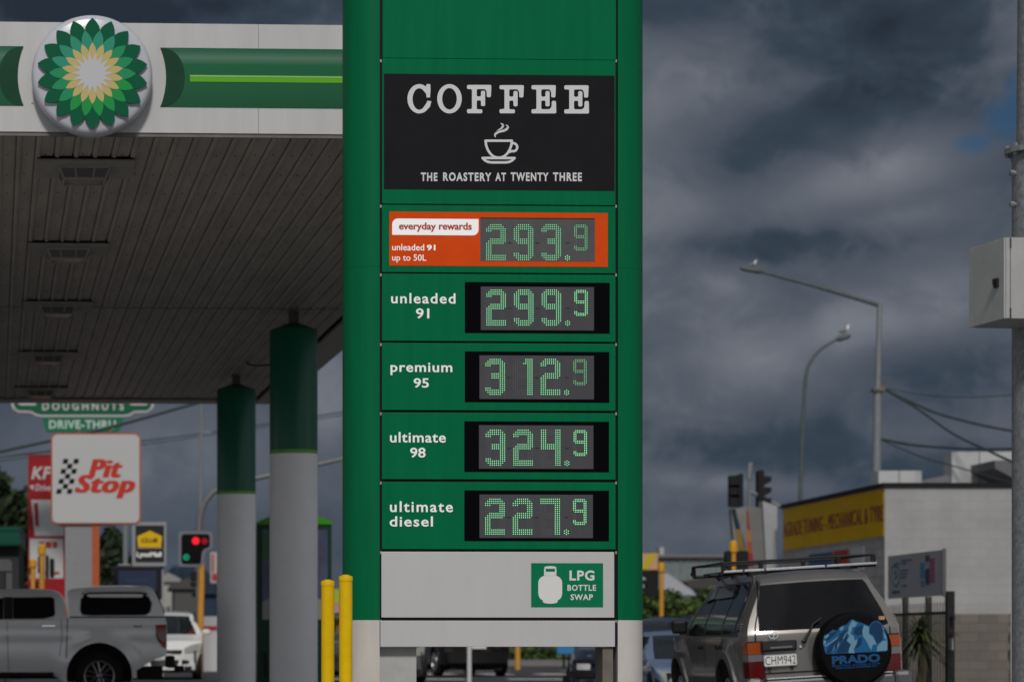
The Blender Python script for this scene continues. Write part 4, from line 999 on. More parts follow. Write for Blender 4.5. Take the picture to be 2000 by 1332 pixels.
        end_panel('lamp_surround', [(min(y0, y1) - .01, .588), (max(y0, y1) + .01, .588), (max(y0, y1) + .01, 1.0), (min(y0, y1) - .01, 1.0)], rear, f, DARK, root, off=-.010, th=.02)
    # garnish and plate
    b = B(); y, z = q(1521.5, 1260.5, .03); b.box(-.045, .02, y - .195, y + .195, z - .058, z + .058, bev=.02); g = b.done('plate_garnish', mat('gloss_black', (.008, .008, .009), .12, coat=.5), root)
    b = B(); b.poly([(-.12, -.008), (.12, -.008), (.12, .008), (-.12, .008)], -.002, .002)
    b.done('chrome_script', mat('worn_chrome', (.25, .25, .26), .3, metal=.8), g, loc=(-.048, y - .02, z - .016), rot=(0, 0, radians(-90)))
    y, z = q(1524.5, 1288.5, .03)
    b = B(); b.poly(rrect(-.182, .182, -.066, .066, .02), -.004, .004); pl = b.done('number_plate', PLATE, root, loc=(-.026, y, z), rot=(0, 0, radians(-90)))
    b = B(); text(b, 'CHM942', -.165, .165, -.046, .046, -.0052, spacing=1.05, bold=-.004); b.done('plate_lettering', BLACK, pl)
    b = B(); o_ = rrect(-.182, .182, -.066, .066, .02); i_ = rrect(-.174, .174, -.058, .058, .014)
    for k in range(len(o_)): b.face([(o_[k][0], -.0052, o_[k][1]), (o_[(k + 1) % len(o_)][0], -.0052, o_[(k + 1) % len(o_)][1]), (i_[(k + 1) % len(i_)][0], -.0052, i_[(k + 1) % len(i_)][1]), (i_[k][0], -.0052, i_[k][1])])
    b.done('plate_rim', mat('grey_plate_rim', (.2, .2, .2), .5), pl)
    b = B(); b.box(-.02, 0, y - .14, y - .11, z - .10, z - .067); b.box(-.02, 0, y + .10, y + .13, z - .10, z - .067); b.done('plate_clips', DARK, root)
    y, z = q(1510.5, 1240.5, .02)       # oval badge with a hooked stroke
    b = B(); n = 28
    for k in range(n):
        a0, a1 = 2 * pi * k / n, 2 * pi * (k + 1) / n
        b.poly([(.050 * cos(a0), .036 * sin(a0)), (.050 * cos(a1), .036 * sin(a1)), (.041 * cos(a1), .029 * sin(a1)), (.041 * cos(a0), .029 * sin(a0))], -.008, 0)
    b.poly([(-.030, .016), (.026, .016), (-.004, -.026), (-.015, -.026), (.008, .008), (-.030, .008)], -.007, 0)
    b.done('oval_badge', CHROME, root, loc=(-.016, y, z), rot=(0, 0, radians(-90)))
    y, z = q(1564.5, 1264, .02); b = B(); b.lathe([(0, -.014), (.016, -.012), (.02, 0)], (0, y, z), 'X', 14); b.done('tailgate_lock', CHROME, root)
    # rear wiper
    y0, z0 = q(1572, 1252, .06); y1, z1 = q(1589, 1218, .06); y2, z2 = q(1606, 1205, .06)
    b = B(); b.tube([(-.05, y0, z0), (-.035, y1, z1), (-.02, y2, z2)], [.018, .012, .008], 8); b.lathe([(0, -.07), (.02, -.06), (.022, -.02)], (0, y0, z0), 'X', 12); b.done('rear_wiper', DARK, root)
    # a mottled sticker inside the glass edge
    b = B(); y, z = q(1724, 1206, .01); b.poly(rrect(-.035, .03, -.02, .02, .01), -.002, .002); b.done('window_sticker', mat('sticker_mix', (.45, .25, .12), .5, var=.6, vscale=60), root, loc=(rear(z) - .022, y, z), rot=(0, 0, radians(-90)))
    # ---- spare wheel in its printed cover
    bk = .30; yc, zc = q(1672, 1268, bk); R = .405
    COV = mat('cover_black', (.0045, .0045, .0045), .55, var=.2, bump=.2, bscale=25, spec=.05)
    b = B(); b.lathe([(R * .9, -.02), (R * .985, -.06), (R, -.12), (R * .995, -.22), (R * .97, -.262), (R * .90, -.285), (R * .5, -.292), (0, -.294)], (0, yc, zc), 'X', 56); sp = b.done('spare_wheel_cover', COV, root)
    b = B(); b.box(-.06, .02, yc - .12, yc + .12, zc - .12, zc + .12); b.done('spare_carrier', DARK, root)
    fx = -.2955
    def art(name, polys, m, dx):
        b = B()
        for pts in polys:
            vs = []
            for px, py in pts:
                y, z = q(1440 + px / 5.285, 1080 + py / 5.285, bk); vs.append((fx - dx, y, z))
            b.face(vs)
        b.done(name, m, sp)
    BL1, BL2, BL3 = mat('print_deep_blue', (.003, .030, .085), .5), mat('print_blue', (.005, .085, .22), .5), mat('print_pale_blue', (.12, .25, .34), .5)
    mount = [(887, 900), (897, 850), (925, 835), (945, 825), (975, 795), (990, 788), (1030, 800), (1060, 760), (1105, 740), (1130, 735), (1170, 690), (1190, 680), (1230, 700), (1290, 720), (1330, 738), (1362, 750), (1385, 720), (1410, 700), (1450, 695), (1485, 720), (1520, 780), (1545, 850), (1553, 920), (1550, 990), (1540, 1012), (1300, 1022), (1000, 1036), (915, 1040), (898, 990)]
    art('mountain_print', [mount], BL2, .0005)
    art('mountain_shade', [[(1100, 800), (1160, 770), (1130, 830), (1060, 930), (1000, 1000), (965, 1030), (915, 1038), (935, 980), (1000, 880)], [(905, 870), (960, 830), (1050, 790), (1000, 850), (930, 905), (893, 930)],
        [(1385, 730), (1430, 705), (1480, 730), (1510, 800), (1500, 900), (1440, 930), (1410, 850), (1365, 820), (1368, 770)], [(1240, 880), (1290, 870), (1280, 940), (1230, 985), (1215, 960)], [(1215, 770), (1290, 740), (1310, 820), (1250, 850), (1205, 830)],
        [(1130, 830), (1150, 900), (1170, 960), (1140, 1020), (1020, 1030), (1060, 950)]], BL1, .0015)
    art('snow_print', [[(1150, 760), (1190, 690), (1240, 720), (1215, 760), (1190, 760), (1180, 800), (1160, 850), (1140, 830)], [(1170, 830), (1200, 850), (1215, 900), (1245, 880), (1230, 940), (1200, 990), (1215, 1028), (1150, 1030), (1155, 980), (1175, 940), (1130, 900)],
        [(1310, 740), (1360, 760), (1360, 830), (1400, 860), (1440, 940), (1400, 940), (1380, 1000), (1360, 960), (1330, 900), (1300, 860), (1290, 800)], [(890, 910), (910, 890), (920, 920), (890, 950)], [(895, 860), (940, 835), (950, 850), (910, 885)],
        [(1010, 880), (1058, 845), (1020, 890), (950, 940), (905, 965), (900, 950), (960, 920)], [(985, 1000), (1010, 940), (1000, 990), (965, 1028)], [(1035, 950), (1052, 905), (1050, 950), (1030, 975)], [(1090, 880), (1115, 830), (1155, 790), (1120, 840), (1100, 885)],
        [(1445, 960), (1500, 900), (1550, 900), (1550, 1000), (1440, 1010)], [(1500, 800), (1535, 850), (1548, 900), (1520, 880)], [(1060, 770), (1100, 750), (1090, 790), (1065, 800)], [(1490, 740), (1515, 785), (1508, 800)]], BL3, .0025)
    def word(s_, x0, y0, x1, y1, bold, nm, m):
        b = B(); a = q(1440 + x0 / 5.285, 1080 + y1 / 5.285, bk); c2 = q(1440 + x1 / 5.285, 1080 + y0 / 5.285, bk)
        text(b, s_, -a[0], -c2[0], a[1], c2[1], 0, bold=bold); b.done(nm, m, sp, loc=(fx - .0012, 0, 0), rot=(0, 0, radians(-90)))
    # lettering follows the car's own tilt: measured along the rolled axes
    ya, za = q(1440 + 980 / 5.285, 1080 + 1150 / 5.285, bk); yb, zb2 = q(1440 + 1478 / 5.285, 1080 + 1112 / 5.285, bk); hgt = .092
    for s_, z0, z1, e, bo in (('PRADO', za, za + hgt, 0, .045), ('BEAUTIFUL NATURE IS OUR', za - .024, za - .008, .0, .03), ('PRECIOUS PROPERTY.', za - .048, za - .032, .035, .03)):
        b = B(); text(b, s_, -ya + e, -yb - e, z0, z1, 0, bold=bo); b.done('cover_lettering', mat('print_letter_blue', (.004, .06, .175), .5), sp, loc=(fx - .0012, 0, 0), rot=(0, 0, radians(-90)))
    # rear bumper
    b = B(); b.box(-.16, .10, -.70, .70, .40, .575, bev=.03); b.box(-.14, .35, .70, .90, .40, .60, bev=.05); b.box(-.14, .35, -.90, -.70, .40, .60, bev=.05); b.done('rear_bumper', mat('bumper_grey', (.10, .10, .105), .4, metal=.4, coat=.3), root)
    b = B(); b.box(-.165, .0, -.68, .68, .578, .595, bev=.005); b.done('bumper_step', mat('step_grey', (.30, .30, .31), .35, metal=.5), root)
    # ---- roof rack
    b = B(); zr = 1.762; yl = .86
    for x in (.95, 1.75, 2.55): b.tube([(x, -yl, zr), (x, yl, zr)], .018, 8)
    for x in (.95, 1.75, 2.55):
        for s_ in (-1, 1): b.tube([(x, s_ * .50, 1.70), (x, s_ * .58, zr)], [.05, .03], 8); b.box(x - .06, x + .06, s_ * .5 - .06, s_ * .5 + .06, 1.69, 1.76)
    rack = b.done('roof_rack', DARK, root)
    for x in (.93,):
        for a_, c_ in ((-.86, -.30), (-.28, .38), (.40, .62), (.64, .85)):
            b = B(); b.box(x - .035, x - .018, a_, c_, zr + .006, zr + .030, bev=.004); b.done('crossbar_cover', mat('bright_bar', (.42, .42, .42), .3, metal=.6), rack)
    b = B(); zu = zr + .118
    b.tube([(.97, -yl + .02, zr + .02), (.97, -yl + .02, zu), (.97, yl - .02, zu), (.97, yl - .02, zr + .02)], .013, 8)
    for s_ in (-1, 1): b.tube([(.97, s_ * (yl - .02), zu), (2.6, s_ * (yl - .02), zu), (2.75, s_ * (yl - .02), zr + .03)], .013, 8)
    b.tube([(2.6, -yl, zu), (2.6, yl, zu)], .013, 8)
    for y in (-.45, .42, -.84, .84):
        for x in (.97, 2.6): b.box(x - .02, x + .02, y - .022, y + .022, zr, zu)
    for k in range(7): y = -.72 + .24 * k; b.tube([(.95, y, zr + .022), (2.6, y, zr + .022)], .011, 6)
    b.done('rack_basket', DARK, rack)
    return root
offroader()

# ------------------------------------------------------------------ other cars
def at_px(px, d, dz=0.0):
    v = P(px, HY, d); return (v.x, d, ground_z(v.x, d) + dz)
WHT = paint('white_paint', (.62, .62, .60), 0, .35); NAVY = paint('navy_paint', (.010, .014, .035), .3, .22)
LBLUE = paint('pale_blue_paint', (.20, .27, .42), .55, .3); BLK = paint('black_paint', (.006, .006, .007), .2, .2); GRYP = paint('grey_paint', (.16, .17, .18), .6, .3)
generic_car('white hatchback facing the camera behind the tail of the silver pickup', 'car', WHT, at_px(322, 67.5), radians(-91), 4.1, 1.72, 1.55)
generic_car('dark navy car with a black mirror seen under the price sign', 'car', NAVY, at_px(1447, 53.5), radians(214), 4.2, 1.72, 1.38)
generic_car('pale blue car half hidden between the sign post and the silver four-wheel drive', 'car', LBLUE, at_px(1268, 46), radians(-86), 4.4, 1.76, 1.30)
generic_car('black four-wheel drive on the road seen from behind under the price sign', 'car', BLK, at_px(935, 69), radians(99), 4.4, 1.82, 1.72, 'suv')
generic_car('small white car far along the road behind the white hatchback', 'car', WHT, at_px(425, 92), radians(-70), 4.2, 1.7, 1.5)
generic_car('grey car glimpsed in the gap between the two yellow bollards', 'car', GRYP, at_px(668, 62), radians(-80), 4.3, 1.74, 1.48)

# ------------------------------------------------------------------ vegetation
def leaf_mats(name, base):
    r, g, b_ = base
    return [mat(name + '_light', (r * 1.5, g * 1.45, b_ * 1.2), .6, spec=.3), mat(name + '_mid', (r, g, b_), .65, spec=.3), mat(name + '_deep', (r * .55, g * .6, b_ * .6), .7, spec=.2)]
LEAF_A, LEAF_B, LEAF_C = leaf_mats('dark_leaf', (.016, .026, .010)), leaf_mats('hedge_leaf', (.045, .075, .014)), leaf_mats('olive_leaf', (.05, .065, .02))
def leaves(b, blobs, n, size, rnd):
    """leaf-sized faces spread through clumps; blobs: (centre, radii)"""
    for _ in range(n):
        c, r = rnd.choice(blobs); v = Vector((rnd.gauss(0, 1), rnd.gauss(0, 1), rnd.gauss(0, 1))).normalized() * rnd.uniform(.35, 1.0) ** .6
        p = Vector(c) + Vector((v.x * r[0], v.y * r[1], v.z * r[2]))
        a = Vector((rnd.uniform(-1, 1), rnd.uniform(-1, 1), rnd.uniform(-1, 1))).normalized(); t = a.orthogonal().normalized(); s_ = size * rnd.uniform(.6, 1.4)
        u, w = t * s_, a.cross(t) * s_ * .55
        f = b.bm.faces.new([b.bm.verts.new(q) for q in (p - u, p + w, p + u, p - w)]); f.material_index = rnd.choice((0, 1, 1, 2)) 
def tree(px, d, ytop, width, label, mats, n=2600, size=.20, seed=1, group=None, ybot=None, name='tree'):
    rnd = random.Random(seed); c = P(px, HY, d); g = ground_z(c.x, d); top = P(px, ytop, d).z; w = width * d / F / 2; h = top - g
    root = empty(name, (c.x, d, g), 0, label, 'tree', group)
    b = B(); b.tube([(0, 0, 0), (.05, 0, h * .25), (-.05, .05, h * .5), (0, 0, h * .8)], [.035 * h, .028 * h, .02 * h, .006 * h], 10)
    for k in range(6):
        a = 2 * pi * k / 6; z0 = h * (.25 + .06 * k); b.tube([(0, 0, z0), (cos(a) * w * .4, sin(a) * w * .4, z0 + h * .15), (cos(a) * w * .7, sin(a) * w * .7, z0 + h * .22)], [.016 * h, .01 * h, .004 * h], 6)
    b.done('trunk', mat('bark', (.06, .045, .032), .9, var=.3, bump=.5), root)
    blobs = []
    for k in range(26):
        v = Vector((rnd.gauss(0, 1), rnd.gauss(0, 1), rnd.gauss(0, 1))).normalized() * rnd.uniform(.3, .8)
        blobs.append(((v.x * w, v.y * w, h * .58 + v.z * h * .40), (w * rnd.uniform(.22, .42), w * rnd.uniform(.22, .42), h * rnd.uniform(.08, .15))))
    b = B(); leaves(b, blobs, n, size, rnd); b.done('crown', mats, root); return root
tree(5, 96, 912, 190, 'large dark tree behind the red restaurant sign at the far left', LEAF_A, 4200, .2, 1)
tree(222, 92, 1004, 120, 'dark bushy tree behind the orange post of the square white sign', LEAF_A, 2600, .18, 2)
tree(1262, 112, 1056, 40, 'small leafy treetop above the peach and yellow hoarding', LEAF_C, 500, .16, 5)
def hedge(px0, px1, ytop, d, label, seed, mats=LEAF_B, depth=1.2, n=7000):
    rnd = random.Random(seed); a, c = P(px0, HY, d), P(px1, HY, d); g = ground_z((a.x + c.x) / 2, d); top = P(px0, ytop, d).z; h = top - g; L_ = c.x - a.x
    root = empty('hedge', (a.x, d, g), 0, label, 'hedge'); blobs = []
    for k in range(70):
        blobs.append(((rnd.uniform(0, L_), rnd.uniform(0, depth), h * rnd.uniform(.05, .86)), (.55, .4, h * rnd.uniform(.10, .2))))
    b = B(); leaves(b, blobs, n, .085, rnd)
    for _ in range(60):
        x = rnd.uniform(0, L_); b.tube([(x, rnd.uniform(0, depth), 0), (x + rnd.uniform(-.2, .2), depth / 2, h * .8)], [.02, .008], 5)
    b.done('foliage', mats, root)
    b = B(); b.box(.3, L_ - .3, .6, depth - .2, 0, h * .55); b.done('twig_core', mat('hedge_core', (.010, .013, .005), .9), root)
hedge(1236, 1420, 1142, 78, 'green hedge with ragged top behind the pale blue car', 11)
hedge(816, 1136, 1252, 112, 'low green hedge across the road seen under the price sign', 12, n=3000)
# strap-leaved plant by the gate
def cabbage_tree():
    d = 46.8; c = P(1797, HY, d); root = empty('cabbage_tree', (c.x, d, ground_z(c.x, d)), 0, 'spiky strap-leaved plant in front of the black bar fence', 'plant')
    h = P(1797, 1225, d).z; rnd = random.Random(4)
    b = B(); b.tube([(0, 0, 0), (.04, 0, h * .5), (0, 0, h)], [.09, .07, .06], 10); b.done('trunk', mat('bark', (.06, .045, .032), .9), root)
    b = B()
    for k in range(150):
        a = rnd.uniform(0, 2 * pi); e = rnd.uniform(-.5, 1.4); L_ = rnd.uniform(.45, .75); w = .022
        z0 = h - rnd.uniform(0, .35); p = [Vector((0, 0, z0)) + Vector((cos(a) * cos(e), sin(a) * cos(e), sin(e))) * L_ * t - Vector((0, 0, .5 * L_ * t * t)) for t in (0, .35, .7, 1)]
        sd_ = Vector((-sin(a), cos(a), 0))
        for i in range(3):
            w0, w1 = w * (1 - i / 3) + .003, w * (1 - (i + 1) / 3) + .003; f = b.bm.faces.new([b.bm.verts.new(q) for q in (p[i] - sd_ * w0, p[i] + sd_ * w0, p[i + 1] + sd_ * w1, p[i + 1] - sd_ * w1)]); f.material_index = rnd.choice((0, 1, 2))
    b.done('crown', leaf_mats('strap_leaf', (.035, .05, .016)), root)
cabbage_tree()

# ------------------------------------------------------------------ left side signs
def sq(pl, x0, y0, x1, y1): return pl.rect(x0, y0, x1, y1)
def pit_sign():
    pl = Plane(187, 62, 0); root = pl.root('roadside_sign', 'square white sign with chequered flag and red italic letters above an orange post', 'sign')
    OR = mat('orange_post', (.36, .085, .032), .45, var=.08); PW = mat('lightbox_white', (.42, .42, .42), .4, spec=.3)
    b = B(); b.poly(rrect(*sq(pl, 99.5, 846, 275, 1024), .14), -.06, .22); b.done('frame', OR, root)
    b = B(); b.poly(rrect(*sq(pl, 102.5, 849, 272, 1021), .115), -.075, -.058); fc = b.done('face', PW, root)
    b = B(); x = lambda v: v / 4.593
    y = lambda v: 760 + v / 4.593
    for r in range(7):
        yc = 648 + 44.8 * r; x0 = 566 - (yc - 648) * .212
        for k in ((0, 95) if r % 2 == 0 else (47,)):
            pts = [(x0 + k + 4, yc - 22), (x0 + k + 49, yc - 22), (x0 + k + 40, yc + 22), (x0 + k - 5, yc + 22)]
            b.poly([pl.uv(x(p), y(q)) for p, q in pts], -.079, -.074)
    b.done('chequered_flag', BLACK, fc)
    RD = mat('red_letter', (.45, .035, .022), .4)
    b = B(); text(b, 'Pit', *sq(pl, x(790), y(628), x(1102), y(795)), -.08, bold=.012, shear=.28, spacing=1.12, fat=.034); text(b, 'Stop', *sq(pl, x(668), y(768), x(1215), y(978)), -.0835, bold=.012, shear=.28, spacing=1.12, fat=.034); b.done('sign_lettering', RD, fc)
    b = B(); z1 = pl.z(1023); u0, u1 = pl.u(127), pl.u(180); b.box(u0, u1, .0, .25, 0, z1); b.done('grey_column', mat('column_grey', (.22, .22, .225), .5, var=.06), root)
    b = B(); b.box(u1 + .002, pl.u(194), -.02, .2, 0, z1); b.box(pl.u(150), pl.u(222), .02, .18, z1 - .03, z1 + .02); b.done('orange_post', OR, root)
    b = B(); z2 = pl.z(846)
    for px in (155, 216): b.tube([(pl.u(px), .08, z2 - .02), (pl.u(px), .08, z2 + .08)], .022, 8)
    b.done('lifting_lugs', OR, root)
pit_sign()
def doughnut_sign():
    pl = Plane(161, 78, 0); root = pl.root('roadside_sign', 'green and white doughnut shop drive-thru sign showing below the canopy edge', 'sign')
    GR = mat('sign_dark_green', (.004, .085, .035), .4); WH = mat('lightbox_white', (.42, .42, .42), .4, spec=.3)
    x = lambda v: v / 4.593
    y = lambda v: 760 + v / 4.593
    def outline(e):
        p = [(100 + e, 20), (100 + e, 140), (115 + e * .8, 175 - e * .5), (165, 210 - e), (280, 213 - e), (320 + e * .3, 240 - e), (370, 248 - e), (1110, 248 - e), (1165 - e * .3, 240 - e), (1205, 213 - e), (1320, 210 - e), (1368 - e * .8, 175 - e * .5), (1382 - e, 140), (1382 - e, 20), (1200, -90 + e), (741, -140 + e), (280, -90 + e)]
        return [pl.uv(x(a), y(q)) for a, q in p]
    b = B(); b.poly(outline(0), 0, .3); b.done('back_frame', mat('sign_rim', (.40, .39, .39), .4), root)
    b = B(); b.poly(outline(26), -.03, -.001); gr = b.done('green_border', GR, root)
    b = B()
    for s_ in ([(165, 60), (165, 135), (185, 145), (318, 145), (340, 110), (340, 60)], [(1150, 60), (1150, 110), (1170, 145), (1310, 145), (1330, 130), (1330, 60)]): b.poly([pl.uv(x(a), y(q)) for a, q in s_], -.04, -.029)
    b.poly([pl.uv(x(a), y(q)) for a, q in ((300, -60), (741, -100), (1180, -60), (1180, 55), (300, 55))], -.04, -.029); b.done('white_field', WH, gr)
    b = B(); text(b, 'DOUGHNUTS', *sq(pl, x(380), y(118), x(1112), y(190)), -.035, bold=.03, spacing=1.5); b.done('sign_lettering', WH, gr)
    b = B(); b.poly([pl.uv(x(a), y(q)) for a, q in ((372, 252), (1112, 252), (1068, 382), (414, 382))], -.02, .2); lo = b.done('lower_board', mat('sign_mid_green', (.006, .13, .06), .4), root)
    b = B(); text(b, 'DRIVE-THRU', *sq(pl, x(440), y(278), x(1038), y(355)), -.025, bold=.03, spacing=1.1); b.done('sign_lettering', mat('letter_pale', (.42, .5, .46), .4), lo)
    b = B()
    for px in (152,): b.tube([(pl.u(px), .15, 0), (pl.u(px), .15, pl.z(845))], .16, 14)
    b.done('leg', STEEL, root)
doughnut_sign()
def chicken_sign():
    pl = Plane(95, 82, 0); root = pl.root('pylon_sign', 'tall red restaurant pylon sign with white letters partly hidden by the square sign', 'sign')
    x = lambda v: v / 4.4385
    y = lambda v: 870 + v / 4.4385
    b = B(); b.box(pl.u(55), pl.u(128), 0, .4, 0, pl.z(887)); bd = b.done('panel', RED, root)
    WH = mat('lightbox_white', (.42, .42, .42), .4, spec=.3)
    b = B(); text(b, 'KFC', *sq(pl, x(272), y(182), x(545), y(292)), -.012, bold=.03, shear=.22, spacing=1.1); text(b, 'Drive', *sq(pl, x(305), y(335), x(440), y(392)), -.012, bold=.02, shear=.2)
    b.poly([pl.uv(x(a), y(q)) for a, q in ((255, 350), (292, 340), (288, 388))], -.012, -.001); b.done('sign_lettering', WH, bd)
    b = B(); b.poly([pl.uv(x(a), y(q)) for a, q in ((270, 470), (560, 470), (552, 782), (302, 782))], -.012, -.001); bk = b.done('bucket_panel', WH, bd)
    b = B()
    for q in (((292, 498), (330, 498), (338, 700), (308, 700)), ((520, 498), (556, 498), (548, 700), (522, 700))): b.poly([pl.uv(x(a), y(c)) for a, c in q], -.016, -.0125)
    b.done('red_stripes', RED, bk)
    b = B(); b.box(*sq(pl, x(258), y(806), x(548), y(1150))[:2], -.012, -.001, *sq(pl, x(258), y(806), x(548), y(1150))[2:]); mp = b.done('menu_panel', WH, bd)
    b = B()
    for (a, c, e, g) in ((335, 832, 385, 850), (395, 832, 445, 888), (455, 832, 497, 888), (345, 1095, 420, 1112), (440, 1092, 515, 1118)): r = sq(pl, x(a), y(c), x(e), y(g)); b = B(); b.box(r[0], r[1], -.015, -.0125, r[2], r[3]); b.done('red_mark', mat('faded_red', (.30, .03, .03), .5), mp)
chicken_sign()
def mall_sign():
    pl = Plane(293, 70, 0); root = pl.root('pylon_sign', 'black framed shopping sign with a yellow house shape and white word below', 'sign')
    x = lambda v: 180 + v / 7.836
    y = lambda v: 1010 + v / 7.836
    FR = mat('frame_grey', (.24, .24, .25), .5)
    b = B(); a = sq(pl, x(612), y(70), x(1135), y(745)); i = sq(pl, x(662), y(125), x(1100), y(690))
    b.box(a[0], a[1], 0, .3, a[2], i[2]); b.box(a[0], a[1], 0, .3, i[3], a[3]); b.box(a[0], i[0], 0, .3, i[2] + .001, i[3] - .001); b.box(i[1], a[1], 0, .3, i[2] + .001, i[3] - .001)
    for px in (266, 316): b.box(pl.u(px) - .05, pl.u(px) + .05, .1, .2, 0, a[2])
    b.done('frame', FR, root)
    b = B(); b.box(i[0], i[1], .02, .2, i[2], i[3]); f = b.done('panel', mat('sign_charcoal', (.018, .018, .02), .4), root)
    b = B(); b.poly([pl.uv(x(p), y(q)) for p, q in ((690, 290), (885, 203), (1070, 290), (1055, 460), (705, 460))], .005, .019); h = b.done('yellow_house', mat('house_yellow', (.62, .38, .006), .4), f)
    b = B(); text(b, 'CLUB', *sq(pl, x(755), y(320), x(1000), y(385)), .0, bold=.03, shear=.2); b.done('house_lettering', BLACK, h)
    b = B(); text(b, 'LynnMall', *sq(pl, x(680), y(528), x(1062), y(625)), .015, bold=.03); b.done('sign_lettering', LETTER, f)
    b = B(); b.box(i[0], i[1], .012, .0195, pl.z(y(478)), pl.z(y(468))); b.done('divider', FR, f)
mall_sign()
def digital_screen():
    pl = Plane(270, 66, 0); root = pl.root('digital_screen', 'dark digital display on a post behind the roof of the silver pickup', 'screen')
    a = sq(pl, 222, 1105, 316, 1170); i = sq(pl, 231, 1114, 305, 1164)
    b = B(); b.box(a[0], a[1], 0, .3, a[2], a[3], bev=.02); b.box((a[0] + a[1]) / 2 - .3, (a[0] + a[1]) / 2 + .3, .05, .25, 0, a[2]); b.done('housing', mat('navy_black', (.006, .006, .012), .5), root)
    b = B(); b.box(i[0], i[1], -.01, -.001, i[2], i[3]); s_ = b.done('screen', mat('screen_blue', (.032, .045, .085), .4, emit=.45), root)
    b = B(); text(b, 'CHARGE', *sq(pl, 246, 1129, 288, 1136), -.0125, spacing=1.2); b.done('screen_lettering', mat('screen_letter', (.07, .085, .14), .4, emit=.5), s_)
    # cover lying along the top
    b = B(); b.box(a[0] + .1, pl.u(256), .02, .28, a[3] + .001, a[3] + .05, bev=.02); b.done('top_cap', STEEL, root)
digital_screen()
def kiosk():
    pl = Plane(576, 53, YAW); root = pl.root('display_totem', 'dark green drive-through display totem with a bright green gabled top behind the columns', 'totem')
    x = lambda v: 330 + v / 3.784
    y = lambda v: 980 + v / 3.784
    K = mat('totem_green', (.002, .028, .014), .4)
    a = sq(pl, x(652), y(165), x(1202), y(890)); i = sq(pl, x(688), y(205), x(1172), y(870))
    b = B(); b.box(a[0], a[1], 0, .35, 0, a[3]); b.done('body', K, root)
    b = B(); b.poly([pl.uv(x(p), y(q)) for p, q in ((655, 166), (655, 145), (760, 100), (1090, 100), (1208, 145), (1208, 166))], -.03, .38); b.done('green_top', mat('bright_green_top', (.03, .20, .006), .4), root)
    b = B(); b.box(i[0], i[1], -.012, -.001, i[2], i[3]); s_ = b.done('poster', mat('poster_dim', (.05, .055, .10), .2, var=.5, vscale=1.2), root)
    b = B(); b.poly([pl.uv(x(p), y(q)) for p, q in ((690, 868), (690, 735), (735, 715), (1110, 715), (1168, 740), (1168, 868))], -.016, -.0125); b.done('poster_footer', mat('poster_grey', (.22, .22, .20), .5), s_)
    b = B(); b.poly([pl.uv(x(p), y(q)) for p, q in ((690, 430), (690, 230), (740, 210), (740, 420))], -.016, -.0125); b.done('poster_green', mat('poster_green_ink', (.035, .09, .04), .4), s_)
    b = B(); b.tube([pl.uv(x(700), y(1110))[0:1] + (-.05,) + pl.uv(x(700), y(1110))[1:], pl.uv(x(718), y(1120))[0:1] + (-.05,) + pl.uv(x(718), y(1120))[1:], pl.uv(x(720), y(1300))[0:1] + (-.05,) + pl.uv(x(720), y(1300))[1:]], .02, 8); b.done('side_pipe', DARK, root)
kiosk()
def pump():
    pl = Plane(8, 50, YAW); root = pl.root('fuel_dispenser', 'pale grey fuel dispenser top showing above the silver pickup at the left edge', 'fuel pump')
    x = lambda v: v / 4.4385
    y = lambda v: 870 + v / 4.4385
    PG = mat('pump_grey', (.62, .60, .57), .45, var=.08)
    a = sq(pl, -60, 1092, x(104), 1150)
    b = B(); b.poly(rrect(a[0], a[1], 0, a[3], [.01, .01, .07, .07]), 0, .5); b.done('housing', PG, root)
    b = B(); r = sq(pl, -40, y(1100), x(42), 1300); b.box(r[0], r[1], -.012, -.001, r[2], r[3]); b.done('front_panel', mat('pump_panel', (.22, .215, .205), .5), root)
    b = B(); b.box(a[0], a[1], -.006, -.001, pl.z(y(1098)), pl.z(y(1088))); b.box(pl.u(x(43)), pl.u(x(50)), -.006, -.001, .2, pl.z(y(1100))); b.done('panel_gaps', BLACK, root)
pump()
def valance():
    pl = Plane(0, 64, 0); root = pl.root('shop_canopy', 'small dark green roof edge of another building at the far left', 'awning')
    a = sq(pl, -400, 1028, 38, 1065); b = B(); b.box(a[0], a[1], 0, 4, a[2], a[3]); b.box(a[0], a[1] + .02, -.02, 4, pl.z(1036), pl.z(1033)); b.box(a[0], a[1] + .02, -.02, 4, pl.z(1062), pl.z(1059)); b.done('roof_edge', mat('awning_green', (.004, .060, .035), .4), root)
    b = B(); b.box(a[0], pl.u(36), .3, 3.6, 0, a[2]); b.done('dark_wall', mat('charcoal_wall', (.025, .027, .028), .7), root)  # near-black wall below the roof edge
valance()

